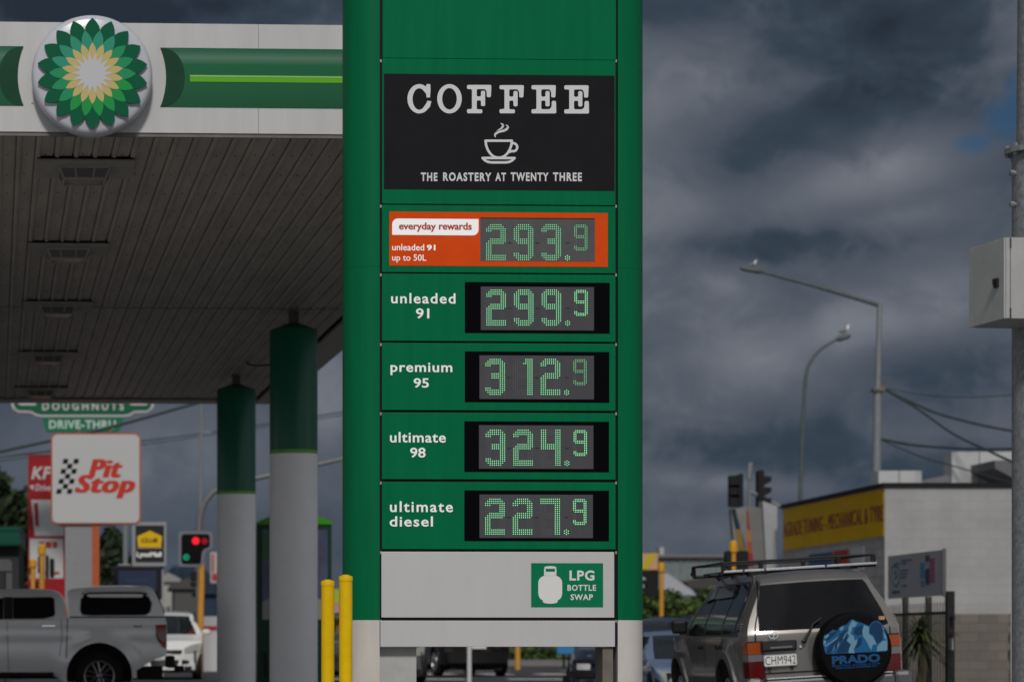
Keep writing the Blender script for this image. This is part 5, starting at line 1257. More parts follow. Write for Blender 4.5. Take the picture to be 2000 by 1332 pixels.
# traffic signals ----------------------------------------------------
def lampdisc(b, u, z, r, y): b.poly([(u + r * cos(2 * pi * k / 20), z + r * sin(2 * pi * k / 20)) for k in range(20)], y - .01, y)
def main_signal():
    d = 66; pl = Plane(385, d, 0); root = pl.root('traffic_light', 'lit traffic light with red lamp and green arrow on a yellow pole', 'traffic light', 'traffic lights at the junction')
    x = lambda v: 180 + v / 7.836
    y = lambda v: 1010 + v / 7.836
    def outl(e):
        p = [(1365 - e, 255 - e), (1800 + e, 255 - e), (1800 + e, 450 + e * .6), (1720 + e * .5, 475 + e * .7), (1680 + e, 520 + e * .7), (1665 + e, 690), (1640 + e * .6, 712 + e), (1365 - e, 712 + e)]
        q = [pl.uv(x(a), y(c)) for a, c in p]; out = []; m = len(q)
        for i in range(m):
            P0 = Vector(q[i]); A = Vector(q[i - 1]) - P0; C = Vector(q[(i + 1) % m]) - P0; r = min(.09, A.length * .45, C.length * .45); s0, s1 = P0 + A.normalized() * r, P0 + C.normalized() * r
            for k in range(5): t = k / 4; out.append(tuple(s0 * (1 - t) ** 2 + P0 * 2 * t * (1 - t) + s1 * t * t))
        return out
    b = B(); b.poly(outl(42), -.005, .01); b.done('white_border', mat('border_grey', (.15, .15, .17), .5), root)
    b = B(); b.poly(outl(0), -.02, -.0055); tb = b.done('target_board', mat('signal_black', (.003, .003, .004), .7, spec=.1), root)
    for cx, cy, r, m in ((1585, 360, .088, mat('red_lit', (1, .012, .02), .4, emit=1.0)), (1720, 365, .078, mat('red_arrow_lit', (.30, .002, .006), .4, emit=.6)), (1440, 610, .075, mat('green_lit', (.005, .30, .15), .4, emit=.7))):
        u, z = pl.uv(x(cx), y(cy)); b = B(); lampdisc(b, u, z, r, -.022); l = b.done('lamp', m, tb)
        if cx != 1585:
            b = B(); 
            if cx == 1440: b.poly([(u - .02, z), (u + .045, z + .04), (u + .02, z), (u + .045, z - .04)], -.037, -.033)
            else: b.poly([(u - .05, z - .01), (u + .01, z - .01), (u + .01, z - .04), (u + .05, z), (u + .01, z + .04), (u + .01, z + .01), (u - .05, z + .01)], -.037, -.033)
            b.done('arrow_mask', BLACK, l) if cx == 1440 else b.done('arrow', mat('red_arrow_core', (.5, .01, .02), .4, emit=.5), l)
    for cx, cy in ((1585, 490), (1720, 490 - 0), (1440, 360), (1440, 485), (1585, 610)):
        if cx == 1720: continue
        u, z = pl.uv(x(cx), y(cy)); b = B(); lampdisc(b, u, z, .075, -.022); b.done('dark_lamp', mat('lamp_off', (.005, .003, .003), .4, spec=.1), tb)
    b = B(); u, z = pl.uv(x(1635), y(700)); b.tube([(u, .09, 0), (u + .06, .09, z - .5), (u + .06, .09, z + .05)], .075, 14); b.done('pole', YELSIG, root)
    b = B(); u, z = pl.uv(x(1570), y(880)); b.box(u - .09, u + .05, -.05, .12, z - .14, z + .10, bev=.02); b.box(u - .1, u + .04, -.05, .1, z - .28, z - .15, bev=.02); b.done('push_button', DARK, root)
main_signal()
def small_signal(px, d, ytop, ycap, heads, label, cat='traffic light', pw=.075, ztop=None):
    pl = Plane(px, d, 0); root = pl.root('traffic_light', label, cat, 'traffic lights at the junction')
    zc = pl.z(ycap); zt = pl.z(ytop); g = ground_z(pl.o.x, d)
    b = B(); b.lathe([(pw, g), (pw, zc)], n=16); b.done('pole', YELSIG, root)
    b = B(); b.lathe([(pw * 1.5, zc), (pw * 1.35, zt - .04), (pw * .9, zt), (0, zt)], n=16); b.done('pole_cap', mat('cap_yellow', (.50, .24, .005), .5, spec=.2), root)
    for x0, y0, x1, y1, visor in heads:
        a = pl.rect(x0, y0, x1, y1); b = B(); w = a[1] - a[0]
        b.poly(rrect(a[0], a[1], a[2], a[3], .05), -.05, .18)
        if visor:
            for k in range(3):
                zc2 = a[2] + (a[3] - a[2]) * (.22 + .29 * k); s_ = visor; ue = a[0] if s_ < 0 else a[1]
                b.poly([(ue, zc2 - .06), (ue, zc2 + .10), (ue + s_ * .22, zc2 + .09), (ue + s_ * .20, zc2 + .045)], -.02, .16)
        b.done('signal_head', DARK, root)
    return pl, root
small_signal(82, 74, 1063, 1082, [(74, 1085, 82, 1120, 0), (89, 1083, 95, 1130, 0), (97, 1090, 106, 1128, 0)], 'taller yellow topped signal pole in front of the red pylon sign')
small_signal(64.5, 78, 1092, 1107, [(57, 1108, 63, 1122, 0), (58, 1134, 74, 1150, 0)], 'shorter yellow topped signal pole left of the taller one by the red sign')
small_signal(1292, 72, 1098, 1116, [(1264, 1114, 1286, 1165, -1)], 'orange yellow signal pole with a black head on its left in front of the hedge', pw=.058)
small_signal(1432.5, 62, 1055, 1078, [(1417, 1075, 1428, 1112, 0), (1440, 1075, 1461, 1112, 0)], 'yellow topped signal pole with black heads behind the roof rack', pw=.06)
def mast_signal():
    d = 78; pl = Plane(1466, d, 0); root = pl.root('traffic_light', 'overhead pair of black signal heads against the sky on a grey mast arm', 'traffic light', 'traffic lights at the junction')
    x = lambda v: 1400 + v / 5.55
    y = lambda v: 890 + v / 5.55
    b = B(); u, z = pl.uv(x(365), y(530)); u2, z2 = pl.uv(x(372), y(80)); b.tube([(u, .1, ground_z(pl.o.x, d)), (u, .1, z2 - .35), (u + .02, .1, z2)], [.07, .05, .045], 12)
    b.tube([(u - .02, .1, z2 - .45), (u + .02, .1, z2 + .02)], .075, 12)
    ua, za = pl.uv(x(370), y(385)); ub, zb = pl.uv(x(660), y(530)); b.tube([(ua, .1, za), (ub, .1, zb), (ub + 2.5, .1, zb - 1.2)], .055, 10); b.done('mast', STEEL, root)
    for (x0, y0, x1, y1), s_ in (((235, 195, 280, 555), -1), ((445, 155, 505, 560), 1)):
        a = pl.rect(x(x0), y(y0), x(x1), y(y1)); b = B(); b.poly(rrect(a[0], a[1], a[2], a[3], .05), -.1, .3)
        ue = a[0] if s_ < 0 else a[1]
        for k in range(3):
            zc = a[3] - (a[3] - a[2]) * ((.10 if s_ < 0 else .20) + .29 * k); wv = (x(95) - x(0)) * d / F if s_ < 0 else (x(88) - x(0)) * d / F
            if s_ < 0: b.poly([(ue, zc + .06), (ue, zc - .30), (ue - wv, zc - .28), (ue - wv, zc + .04)], -.05, .25)
            else: b.poly([(ue, zc + .05), (ue, zc - .22), (ue + wv * .9, zc - .11), (ue + wv, zc + .02)], -.05, .25)
        b.done('signal_head', DARK, root)
mast_signal()

# street lights ------------------------------------------------------
STGREEN = mat('street_pole', (.075, .095, .095), .55, metal=.2, var=.15)
def street_lights():
    d = 74; c = P(1712, HY, d); root = empty('street_light', (c.x, d, ground_z(c.x, d)), 0, 'tall grey street light with a long straight arm rising to the left', 'street light')
    g = ground_z(c.x, d); L_ = lambda px, py: Vector(((px - CX) * d / F - c.x, 0, CH + (HY - py) * d / F - g))
    b = B(); b.tube([(0, 0, 0), L_(1709, 1100), L_(1713, 870), L_(1714.5, 755)], [.15, .135, .115, .105], 16); b.tube([L_(1714.5, 757), L_(1718, 594)], [.075, .065], 14); b.done('pole', STEEL, root)
    b = B(); b.tube([L_(1719.5, 597), L_(1600, 561), L_(1488, 531)], [.06, .05, .04], 12); b.done('arm', STGREEN, root)
    b = B(); p, q = L_(1490, 531), L_(1444, 523); b.tube([p, p.lerp(q, .2), p.lerp(q, .85), q], [.045, .075, .07, .02], 10); b.done('lamp_head', STGREEN, root)
    b = B(); z = L_(0, 762).z; b.box(-.12, .2, -.15, .15, z - .05, z + .05, bev=.02); b.tube([L_(1724, 758), L_(1725, 746), L_(1728, 744), L_(1730, 752), L_(1727, 760)], .022, 8); b.done('cable_bracket', mat('rust_steel', (.12, .10, .085), .7, var=.3), root)
    d2 = 92; c2 = P(1563, HY, d2); g2 = ground_z(c2.x, d2); root2 = empty('street_light', (c2.x, d2, g2), 0, 'slender street light with a curved arm and a seagull on its head', 'street light')
    M_ = lambda px, py: Vector(((px - CX) * d2 / F - c2.x, 0, CH + (HY - py) * d2 / F - g2))
    b = B(); pts = [(1563, 970), (1567, 860), (1571, 770), (1573, 740), (1578, 716), (1589, 696), (1604, 681), (1620, 671), (1634, 663)]
    b.tube([(0, 0, 0)] + [M_(*p) for p in pts], [.09, .07, .065, .06, .06, .055, .05, .05, .045, .04], 12); b.done('pole', STGREEN, root2)
    b = B(); p, q = M_(1632, 664), M_(1661, 655); b.tube([p, p.lerp(q, .25), p.lerp(q, .9), q], [.04, .10, .09, .03], 10); b.done('lamp_head', STGREEN, root2)
    # seagulls
    for px, py, dd, s_, lab in ((1648, 649, d2, 1, 'seagull standing on the curved street light head'), (1469, 519.5, d, .62, 'small seagull perched on the tip of the long street light arm')):
        o = P(px, py + (5 if s_ == 1 else 4), dd); b = B(); k = s_ * 1.0
        b.mi = 1; b.tube([(-.20 * k, 0, .10 * k), (-.10 * k, 0, .11 * k), (.0, 0, .14 * k), (.10 * k, 0, .20 * k)], [.012 * k, .05 * k, .075 * k, .05 * k], 12)
        b.mi = 0; b.tube([(.06 * k, 0, .15 * k), (.12 * k, 0, .21 * k), (.145 * k, 0, .275 * k), (.16 * k, 0, .305 * k), (.20 * k, 0, .30 * k)], [.055 * k, .045 * k, .036 * k, .038 * k, .012 * k], 12)
        b.mi = 2; b.tube([(.195 * k, 0, .30 * k), (.25 * k, 0, .29 * k)], [.012 * k, .004 * k], 6)
        for y in (-.025, .025): b.tube([(.02 * k, y * k, .10 * k), (.02 * k, y * k, 0)], .007 * k, 6)
        b.done('seagull', [mat('gull_white', (.7, .7, .7), .7), mat('gull_grey', (.16, .16, .17), .7), mat('gull_beak', (.4, .12, .03), .5)], label=lab, cat='bird', loc=o, group='seagulls on the street lights')
street_lights()
# overhead cables
def cable(pts, r, label, group='overhead cables'):
    b = B(); n = 10; V = [Vector(p) for p in pts]; out = []
    for i in range(len(V) - 1):
        for k in range(n): 
            t = k / n; p0, p1, p2, p3 = V[max(i - 1, 0)], V[i], V[i + 1], V[min(i + 2, len(V) - 1)]
            out.append(.5 * ((2 * p1) + (p2 - p0) * t + (2 * p0 - 5 * p1 + 4 * p2 - p3) * t * t + (3 * p1 - p0 - 3 * p2 + p3) * t ** 3))
    out.append(V[-1]); b.tube(out, r, 6); b.done('cable', mat('cable_grey', (.035, .045, .048), .6), label=label, cat='cable', group=group)
def C_(pp): return [P(a, c, e) for a, c, e in pp]
cable(C_([(1727, 759, 74), (1850, 775, 72), (1980, 771, 70), (2200, 745, 67)]), .012, 'highest and thinnest cable running right from the tall street light')
cable(C_([(1727, 760, 74), (1790, 790, 73), (1850, 813, 72), (1980, 842, 70), (2200, 868, 67)]), .034, 'thick upper cable sagging right from the tall street light')
cable(C_([(1727, 760, 74), (1790, 797, 72), (1860, 846, 69), (1930, 880, 66), (1990, 906, 63), (2150, 960, 58)]), .030, 'steep cable falling right across the white roof blocks')
cable(C_([(1719, 857, 74), (1794, 870, 73), (1925, 877, 71), (2100, 872, 69)]), .036, 'lower cable running nearly level to the right of the street light pole')
cable(C_([(1719, 858, 74), (1800, 892, 72), (1880, 915, 70), (2000, 950, 67)]), .018, 'lowest thin cable slanting towards the black roof edge')
cable(C_([(-200, 930, 70), (0, 882, 70), (200, 838, 70), (390, 785, 70), (520, 745, 70)]), .045, 'thick cable crossing behind the canopy above the square white sign')
cable(C_([(-200, 925, 80), (0, 893, 80), (280, 861, 80), (430, 841, 80), (700, 800, 80)]), .020, 'thin cable below the thick one, reaching the slim mast')
cable(C_([(-200, 935, 82), (0, 900, 82), (280, 868, 82), (430, 846, 82), (700, 806, 82)]), .016, 'thinnest cable just under the other thin one')
def masts():
    d = 80; root = None
    b = B(); a = P(393, 783, d); z0 = ground_z(a.x, d); c = P(390, 1012, d)
    root = empty('signal_mast', (c.x, d, z0), 0, 'grey mast with a long curved arm reaching behind the canopy columns', 'mast')
    L_ = lambda px, py: Vector(((px - CX) * d / F - c.x, 0, CH + (HY - py) * d / F - z0))
    b.tube([(0, 0, 0), L_(388, 1040), L_(391, 1005), L_(400, 980), L_(415, 962), L_(432, 951), L_(500, 934), L_(600, 912), L_(720, 884)], [.11, .10, .09, .085, .08, .075, .07, .06, .05], 12); b.done('curved_arm', mat('mast_grey', (.15, .145, .14), .5, metal=.3), root)
    b = B(); b.tube([L_(391, 1010), L_(393, 845), L_(394, 740)], [.05, .045, .04], 8); b.box(*sorted((L_(392, 0).x, L_(412, 0).x)), -.04, .04, L_(0, 846).z, L_(0, 842).z); b.done('thin_shaft', mat('shaft_grey', (.17, .18, .185), .5), root)
    c = P(245, HY, 76); b = B(); b.tube([(c.x, 76, 0), (c.x, 76, P(245, 900, 76).z)], .07, 10); o = b.done('lamp_post', mat('shaft_grey', (.17, .18, .185), .5), label='plain grey post between the square white sign and the black shopping sign', cat='post')
masts()

# ------------------------------------------------------------------ right side buildings
def workshop():
    d = 60; pl = Plane(1728, d, 0); root = pl.root('workshop_building', 'white painted block workshop with a flat black roof edge', 'building')
    zt = pl.z(951); zm = pl.z(1199); W_ = 14
    WB = block_mat('white_blockwork', (.30, .295, .288), (.315, .31, .302), (.265, .26, .255), .40, .20, .006, .2)
    b = B(); b.box(0, W_, 0, .2, zm + .002, zt); b.box(pl.u(1974), W_, -.001, .2, 0, zm); b.done('front_wall', WB, root)
    GB = block_mat('raw_blockwork', (.115, .10, .085), (.15, .13, .11), (.095, .085, .075), .40, .20, .008, .5)
    b = B(); rnd = random.Random(3); e = [(0, 0), (pl.u(1973), 0)]
    zz = 0
    while zz < zm: e.append((pl.u(1971) + rnd.uniform(-.03, .03), zz + .05)); zz += .12
    e += [(pl.u(1970), zm), (0, zm)]
    b.poly(e, -.004, .19); b.done('unpainted_blocks', GB, root)
    b = B(); b.box(-.06, W_, -.06, .3, zt + .001, zt + .09); b.box(-.06, .2, .3, 9.3, zt + .001, zt + .09); b.done('roof_edge', mat('roof_black', (.006, .006, .007), .6), root)
    SB = block_mat('grey_side_blocks', (.30, .29, .28), (.36, .35, .34), (.18, .18, .175), .40, .20, .01, .5, 'YZ')
    b = B(); b.box(0.001, .2, .202, 9.3, 0, zt); b.done('side_wall', SB, root)
    b = B(); b.box(.2, W_, 9.1, 9.3, 0, zt); b.box(.2, W_, .2, 9.1, zt - .1, zt - .05); b.done('rear_shell', mat('roof_grey', (.2, .2, .21), .7), root)
    # shop board on the receding side wall, its plane faces left
    sb = empty('shop_board', (pl.o.x - .05, d + .06, 0), radians(-90), 'long yellow workshop board with dark red letters on the receding wall', 'sign')
    z0, z1 = pl.z(1046), pl.z(953); Lb = 9.1
    Y = mat('board_yellow', (.52, .30, .002), .5, spec=.06, var=.10, vscale=1.6, stretch=(.6, 1, 2))
    b = B(); b.box(-Lb, 0, .036, .049, z0, z1); f = b.done('board', Y, sb)
    def uat(px):   # distance along the wall of a photo column
        x = pl.o.x - .09; dd = x * F / (px - CX); return -(dd - d - .06)
    b = B(); zc = pl.z(988), pl.z(1021)
    dd = d + .06 - uat(1612); k = dd / F
    text(b, 'AGRADE TUNING - MECHANICAL & TYRE', uat(1524), uat(1719), CH + (HY - 1032) * (60 + 4.0) / F, CH + (HY - 1002) * 64.0 / F, .034, spacing=1.05, fat=.022); b.done('board_lettering', mat('letter_maroon', (.19, .022, .006), .5), f)
    # posters and openings lower on that wall
    for u0, u1, y0, y1, m, nm, lb in ((1573, 1618, 1112, 1080, mat('poster_blue', (.02, .07, .18), .5), 'wall_poster', 'blue poster low on the grey block wall behind the roof rack'), (1621, 1650, 1105, 1074, mat('poster_red', (.34, .02, .02), .5), 'wall_poster', 'red poster beside the blue one on the grey block wall'),
                                     (1655, 1680, 1115, 1068, mat('poster_white', (.42, .42, .44), .5), 'wall_poster', 'pale grey poster nearest the street light on the grey block wall')):
        ua, ub = uat(u0), uat(u1); dm = d - (ua + ub) / 2; za, zb = CH + (HY - y0) * dm / F, CH + (HY - y1) * dm / F
        b = B(); b.box(ua, ub, .036, .049, za, zb); b.done(nm, m, label=lb, cat='poster', loc=(pl.o.x - .05, d + .06, 0), rot=(0, 0, radians(-90)), group='posters on the workshop wall')
workshop()
def end_tower():
    # white leaning end wall and the painted fin beyond it
    pl = Plane(1520, 70, 0); root = pl.root('corner_tower', 'leaning grey and white corner tower with a painted colourful fin', 'building')
    x = lambda v: 1400 + v / 5.55
    y = lambda v: 890 + v / 5.55
    q = lambda pts: [pl.uv(x(a), y(c)) for a, c in pts]
    b = B(); b.poly(q([(498, 490), (655, 545), (655, 1560), (555, 1560)]), 0, .5); b.done('white_fin', mat('panel_white', (.30, .30, .31), .5, var=.05), root)
    b = B(); b.poly(q([(345, 540), (497, 560), (553, 1560), (450, 1560)]), .1, .5); b.done('grey_fin', mat('panel_grey', (.155, .15, .145), .55, var=.15, vscale=1), root)
    cols = [([(165, 575), (215, 570), (300, 1560), (250, 1560)], (.02, .025, .03)), ([(215, 570), (345, 545), (375, 1560), (300, 1560)], (.20, .20, .21))]
    b = B(); b.poly(q([(165, 575), (344, 545), (449, 1560), (250, 1560)]), .12, .4); ar = b.done('painted_fin', mat('fin_grey', (.17, .17, .18), .5), root)
    shapes = [([(165, 575), (212, 570), (268, 790), (215, 790)], (.012, .018, .016)), ([(212, 600), (262, 740), (262, 790), (240, 760)], (.02, .04, .10)), ([(268, 640), (300, 650), (300, 710), (280, 712)], (.20, .17, .03)),
              ([(330, 590), (352, 580), (385, 800), (335, 790)], (.22, .05, .02)), ([(212, 792), (268, 792), (325, 990), (245, 985)], (.20, .13, .03)), ([(272, 800), (330, 985), (300, 985)], (.10, .06, .09)), ([(335, 795), (388, 805), (412, 940), (340, 930)], (.36, .13, .02)),
              ([(340, 935), (412, 945), (420, 1060), (345, 1050)], (.30, .07, .02)), ([(247, 990), (330, 990), (335, 1060), (260, 1060)], (.16, .12, .03)), ([(262, 1065), (340, 1060), (350, 1200), (280, 1200)], (.04, .03, .10)), ([(346, 1056), (420, 1064), (428, 1200), (352, 1200)], (.24, .03, .025)), ([(354, 590), (370, 600), (440, 1060), (424, 1060), (390, 800)], (.02, .018, .018))]
    for i, (pts, c) in enumerate(shapes):
        b = B(); b.poly(q(pts), .11 - .0005 * i, .1195); b.done('colour_field', mat('fin_colour_%d' % i, c, .5), ar)
end_tower()
def roof_blocks():
    pl = Plane(1728, 72, 0); root = pl.root('rear_building', 'white flat roofed building with a dark awning behind the workshop roof', 'building')
    WP = mat('rear_white', (.40, .40, .40), .5, var=.05)
    for n_, (x0, y0, x1, y1, dy) in enumerate(((1716, 919, 1800, 960, 0), (1868, 880, 2300, 960, .4))):
        a = pl.rect(x0, y0, x1, y1); b = B(); b.box(a[0], a[1], dy, dy + .7, 0, a[3]); 
        o = b.done('white_block', WP, root)
        b = B()
        for px in ((1756,) if n_ == 0 else (1922,)): b.box(pl.u(px) - .012, pl.u(px) + .012, dy - .006, dy + .01, 3, a[3])
        b.done('panel_joint', mat('joint_dark', (.12, .12, .12), .6), o)
    b = B(); b.poly([pl.uv(*p) for p in ((1765, 946), (1868, 924), (1868, 960), (1765, 960))], .5, 5); b.done('grey_pitch', mat('pitch_grey', (.15, .15, .165), .6), root)
    b = B(); b.poly([pl.uv(*p) for p in ((1905, 907), (2300, 905), (2300, 946), (1945, 943), (1906, 922))], -1.6, .39); b.done('dark_awning', mat('awning_grey', (.11, .11, .12), .5), root)
roof_blocks()
def fence_and_board():
    # both run away from the camera; measured on their own receding plane
    x0 = P(1853, HY, 47).x; base = Vector((x0, 47, ground_z(x0, 47)))
    uat = lambda px: -(x0 * F / (px - CX) - 47)
    root = empty('bar_fence', base, radians(-90), 'black vertical bar fence with a thick gate post', 'fence')
    dz = lambda px, py: CH + (HY - py) * (x0 * F / (px - CX)) / F - base.z
    BK = mat('fence_black', (.012, .012, .012), .5)
    n = 23; u0 = uat(1738)
    b = B()
    for k in range(n):
        u = u0 * (1 - k / (n - 1)) ; b.box(u - .007, u + .007, -.007, .007, .08, 1.62)
    b.done('bars', BK, root)['kind'] = 'stuff'
    b = B(); b.box(u0, 0, -.02, .02, 1.42, 1.47); b.box(u0, 0, -.02, .02, .12, .17); b.done('rails', BK, root)
    b = B(); b.box(-.02, .14, -.06, .06, 0, 1.80); b.done('gate_post', BK, root)
    for px in (1760, 1805):
        b = B(); u = uat(px); b.box(u - .05, u + .05, .03, .12, 0, dz(px, 1165)); b.done('fence_post', mat('post_dark', (.035, .035, .03), .6), root)
    b = B(); b.box(.142, .30, -.02, .02, 1.32, 1.38); b.done('gate_hinge', DARK, root); b = B(); b.box(.142, .42, -.03, .03, 1.05, 1.11); b.done('gate_bolt', mat('bolt_brown', (.09, .07, .045), .6), root)
    b = B(); b.box(.15, .36, -.045, -.03, .82, 1.02); b.done('notice_plate', mat('plate_pale', (.36, .36, .37), .5), root)
    sg = empty('notice_board', base, radians(-90), 'pale grey double notice board with teal and pink artwork above the bar fence', 'sign')
    ua = uat(1745); z0, z1 = dz(1800, 1165.5), dz(1800, 1079.5)
    BG = mat('board_grey', (.31, .305, .32), .5, var=.05)
    um = uat(1796)
    b = B(); b.box(ua, um - .004, -.10, -.06, z0, z1); p1 = b.done('board', BG, sg)
    b = B(); b.box(um + .004, .0, -.105, -.06, z0, z1); p2 = b.done('board', BG, sg)
    b = B(); b.box(.001, .03, -.11, -.05, z0 - .02, z1 + .02); b.done('edge_strip', mat('strip_dark', (.09, .09, .10), .5), sg)
    X = lambda v: uat(1720 + v / 4.896)
    Z_ = lambda h: z0 + (z1 - z0) * h
    TE = mat('ink_teal', (.03, .14, .16), .5)
    b = B()
    def ln(pts, w): b.stroke([(X(a), Z_(h)) for a, h in pts], w, -.104, -.1005, 4)
    ln([(160, .72), (200, .80), (235, .80)], .035); ln([(160, .68), (155, .50), (175, .36), (205, .27), (232, .38), (240, .55), (225, .72), (190, .74)], .03); ln([(185, .58), (205, .62), (215, .52), (195, .46)], .04)
    for h, a, c in ((.86, 250, 350), (.79, 255, 300), (.63, 250, 320), (.55, 255, 305), (.47, 250, 300), (.28, 255, 305), (.16, 165, 240), (.13, 165, 240)): ln([(a, h), (c, h)], .03)
    b.done('teal_artwork', TE, p1)
    for nm, a, c, h0, h1, m in (('blue_patch', 440, 486, .42, .76, mat('ink_blue', (.06, .20, .30), .5)), ('blue_patch', 445, 482, .22, .36, mat('ink_blue', (.06, .20, .30), .5)), ('pink_patch', 528, 582, .30, .85, mat('ink_pink', (.25, .09, .18), .5)), ('dark_patch', 488, 526, .78, .92, mat('ink_dark', (.05, .05, .06), .5)), ('dark_patch', 488, 526, .26, .62, mat('ink_dark', (.05, .05, .06), .5))):
        b = B(); r = rrect(X(a), X(c), Z_(h0), Z_(h1), .03); b.poly(r, -.110, -.1055); b.done(nm, m, p2)
fence_and_board()
# far street -------------------------------------------------------------
def far_side():
    pl = Plane(1290, 135, 0); root = pl.root('glazed_building', 'long low building with a band of pale windows behind the hedge', 'building')
    zt, zb = pl.z(1088), pl.z(1134); u0, u1 = pl.u(1287), pl.u(1480)
    b = B(); b.box(u0, u1, .1, 8, 0, zt); b.done('wall', mat('far_wall', (.20, .20, .18), .6, var=.1), root)
    b = B(); b.box(u0 - .2, u1, -.2, 8, zt, zt + .12); b.done('roof_edge', mat('far_roof', (.16, .15, .14), .6), root)
    GLs = mat('far_glass', (.13, .165, .165), .2, var=.2)
    k = 0; px = 1295
    while px < 1470:
        w = (10, 13, 12, 10)[k % 4]; b = B(); b.box(pl.u(px), pl.u(px + w), .06, .098, zb, zt - .15); b.done('window', GLs, root); px += w + 3; k += 1
    b = B(); b.box(pl.u(1290), pl.u(1298), .2, 1, zt + .12, pl.z(1068)); b.done('chimney', mat('far_white', (.35, .34, .33), .6), root)
    b = B(); b.poly([pl.uv(*p) for p in ((1330, 1136), (1440, 1112), (1440, 1150), (1340, 1150))], -1, -.2); b.done('dark_lean_to', mat('lean_dark', (.05, .048, .045), .7), root)
    p2 = Plane(1300, 105, 0); r2 = p2.root('house', 'white gabled roof showing just above the hedge', 'house')
    b = B(); b.poly([p2.uv(*p) for p in ((1235, 1162), (1255, 1130), (1303, 1119), (1352, 1152), (1360, 1162))], 0, 6); b.done('roof', mat('gable_white', (.33, .34, .37), .5, var=.05), r2)
    b = B(); b.box(p2.u(1245), p2.u(1350), .1, 5.9, 0, p2.z(1162.5)); b.done('wall', mat('far_wall', (.2, .2, .18), .6), r2)
    p3 = Plane(1262, 98, 0); r3 = p3.root('hoarding', 'peach hoarding with a diagonal yellow band beside the sign post', 'hoarding')
    a = p3.rect(1236, 1080, 1285, 1112); b = B(); b.box(a[0], a[1], 0, .2, a[2], a[3]); f = b.done('panel', mat('peach', (.46, .27, .16), .5), r3)
    b = B(); b.poly([p3.uv(*p) for p in ((1252, 1112), (1262, 1112), (1284, 1082), (1266, 1082))], -.01, -.001); b.done('yellow_band', mat('band_yellow', (.45, .33, .01), .5), f)
    b = B(); 
    for px in (1240, 1280): b.box(p3.u(px) - .06, p3.u(px) + .06, .05, .15, 0, a[2])
    b.done('posts', DARK, r3)
    # left: low buildings along the road towards the hill
    rnd = random.Random(9)
    for (px0, px1, yt, d, c, lab) in ((312, 346, 1136, 150, (.30, .29, .27), 'pale low building below the hill left of the yellow signal pole'), (340, 392, 1150, 128, (.075, .072, .07), 'dark grey shed behind the yellow signal pole'), (392, 470, 1160, 112, (.016, .03, .055), 'dark blue building right of the yellow signal pole'), (600, 700, 1180, 130, (.17, .17, .165), 'grey building behind the yellow bollards')):
        q = Plane(px0, d, 0); r = q.root('far_building', lab, 'building', 'buildings along the far street'); u1 = q.u(px1); zt = q.z(yt)
        b = B(); b.box(0, u1, 0, 6, 0, zt); b.done('wall', mat('far_wall_%d' % px0, c, .7, var=.15), r)
        b = B(); b.poly([(-.2, zt), (u1 + .2, zt), (u1 + .2, zt + .15), (u1 / 2, zt + .5), (-.2, zt + .15)], -.2, 6.2); b.done('roof', mat('far_roof_%d' % px0, tuple(v * .8 for v in c), .7), r)
        for k in range(3):
            b = B(); w = u1 / 5; b.box(w * (.6 + 1.5 * k), w * (1.4 + 1.5 * k), -.03, -.001, zt * .35, zt * .7); b.done('window', mat('far_window', (.03, .035, .04), .2), r)
    q = Plane(418, 100, 0); r = q.root('street_sign', 'white and red upright sign beside the farther canopy column', 'sign'); a = q.rect(411, 1078, 440, 1138)
    b = B(); b.box(a[0], a[1], 0, .15, a[2], a[3]); f = b.done('panel', mat('sign_pale', (.38, .33, .31), .5), r)
    b = B(); b.box(a[0] + .05, a[1] - .05, -.006, -.001, q.z(1134), q.z(1120)); b.box(a[0] + .05, a[0] + .12, -.006, -.001, q.z(1118), q.z(1082)); b.done('red_band', mat('faded_red', (.45, .08, .08), .5), f)
    b = B(); b.box((a[0] + a[1]) / 2 - .05, (a[0] + a[1]) / 2 + .05, .03, .12, 0, a[2]); b.done('post', DARK, r)
    q = Plane(412, 84, 0); r = q.root('delivery_crate', 'white crate with a red band standing behind the white hatchback', 'crate')
    a = q.rect(396, 1203, 424, 1232); b = B(); b.box(a[0], a[1], 0, .6, ground_z(q.o.x, 84), a[3]); f = b.done('box', mat('crate_white', (.45, .44, .44), .5), r)
    b = B(); b.box(a[0], a[1], -.006, -.001, q.z(1231), q.z(1222)); b.done('red_band', mat('band_red', (.34, .03, .03), .5), f)
    q = Plane(657, 75, 0); r = q.root('street_sign', 'lime and pink street sign glimpsed between the yellow bollards', 'sign'); a = q.rect(646, 1150, 672, 1205)
    b = B(); b.box(a[0], a[1], 0, .1, q.z(1178), a[3]); b.done('lime_panel', mat('lime_panel', (.30, .36, .05), .5), r)
    b = B(); b.box(a[0], a[1], 0, .1, a[2], q.z(1179)); b.done('pink_panel', mat('pink_panel', (.40, .22, .24), .5), r)
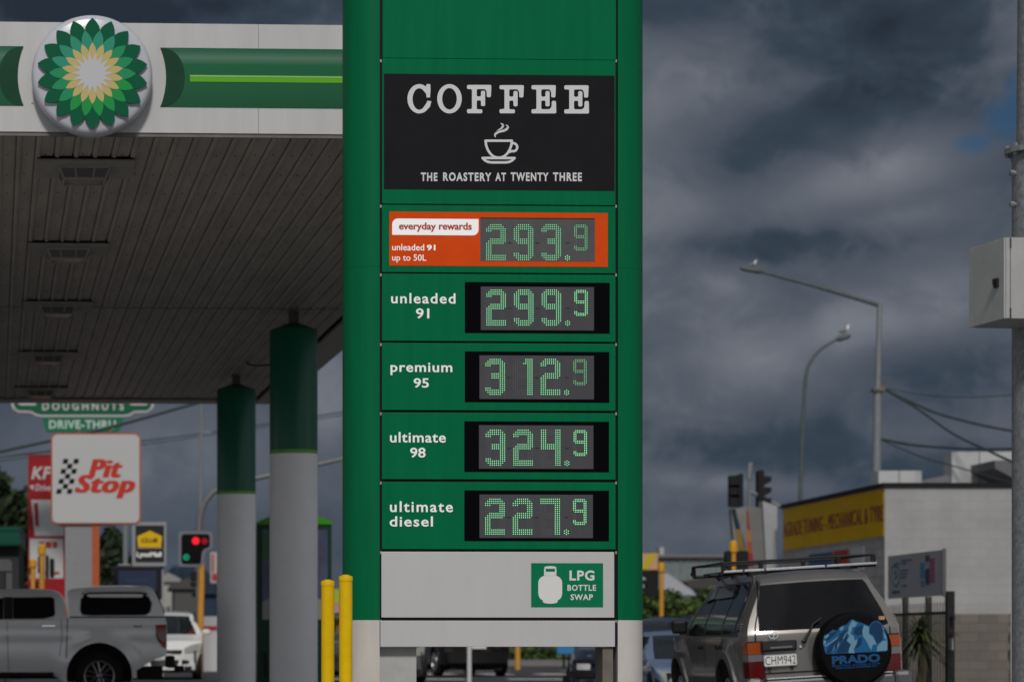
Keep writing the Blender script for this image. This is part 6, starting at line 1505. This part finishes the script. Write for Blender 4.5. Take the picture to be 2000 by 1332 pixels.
    b = B(); b.box(a[0] + .1, a[0] + .2, .02, .08, 0, a[2]); b.done('post', DARK, r)
    # posts under the price sign
    c = P(916.5, HY, 58); b = B(); b.lathe([(.047, 0), (.047, 1.3)], n=14); b.done('thin_post', mat('white_post', (.50, .50, .50), .5), label='thin white post standing beyond the price sign in front of the black vehicle', cat='post', loc=(c.x, 58, ground_z(c.x, 58)))
    c = P(1011, HY, 90); g = ground_z(c.x, 90); b = B(); b.lathe([(.085, 0), (.085, 1.4)], n=14); b.done('yellow_pole', YELSIG, label='short yellow pole behind the black vehicle under the price sign', cat='pole', loc=(c.x, 90, g))
    q = Plane(1104, 95, 0); r = q.root('blue_board', 'small bright blue board above the navy car under the price sign', 'board'); b = B(); a = q.rect(1088, 1240, 1122, 1276); b.box(a[0], a[1], 0, .1, a[2], a[3]); b.done('panel', mat('board_blue', (.03, .17, .36), .5), r)
    b = B(); b.box(a[0] + .2, a[0] + .28, .02, .08, .15, a[2]); b.done('post', DARK, r)
    # wooded hill
    b = B(); n = 60; rnd = random.Random(2); D = 1500
    prof = [(-400, 1225), (150, 1215), (300, 1170), (318, 1140), (335, 1118), (350, 1110), (372, 1108), (395, 1116), (430, 1138), (480, 1160), (700, 1195), (900, 1215), (1300, 1225), (1900, 1222), (2600, 1230)]
    px = [p[0] for p in prof]
    def hy(x):
        for (a, y0), (c, y1) in zip(prof, prof[1:]):
            if x <= c: return y0 + (y1 - y0) * sstep(a, c, x)
        return prof[-1][1]
    rows = []
    for j, s_ in enumerate((1.0, .98, .9, .75, .5, .2)):
        row = []
        for i in range(301):
            x = -400 + 10 * i; v = P(x, HY, D - 120 * j + 0); h = (HY - (hy(x) + rnd.uniform(-1.2, 1.2))) * D / F * s_ + rnd.uniform(-2, 2)
            row.append(b.bm.verts.new((v.x, v.y, max(-2, h))))
        rows.append(row)
    for A, C in zip(rows, rows[1:]):
        for i in range(300): b.bm.faces.new((A[i], A[i + 1], C[i + 1], C[i]))
    b.done('hills', mat('far_bush', (.012, .028, .050), .9, var=.4, vscale=.02), kind='structure')
far_side()
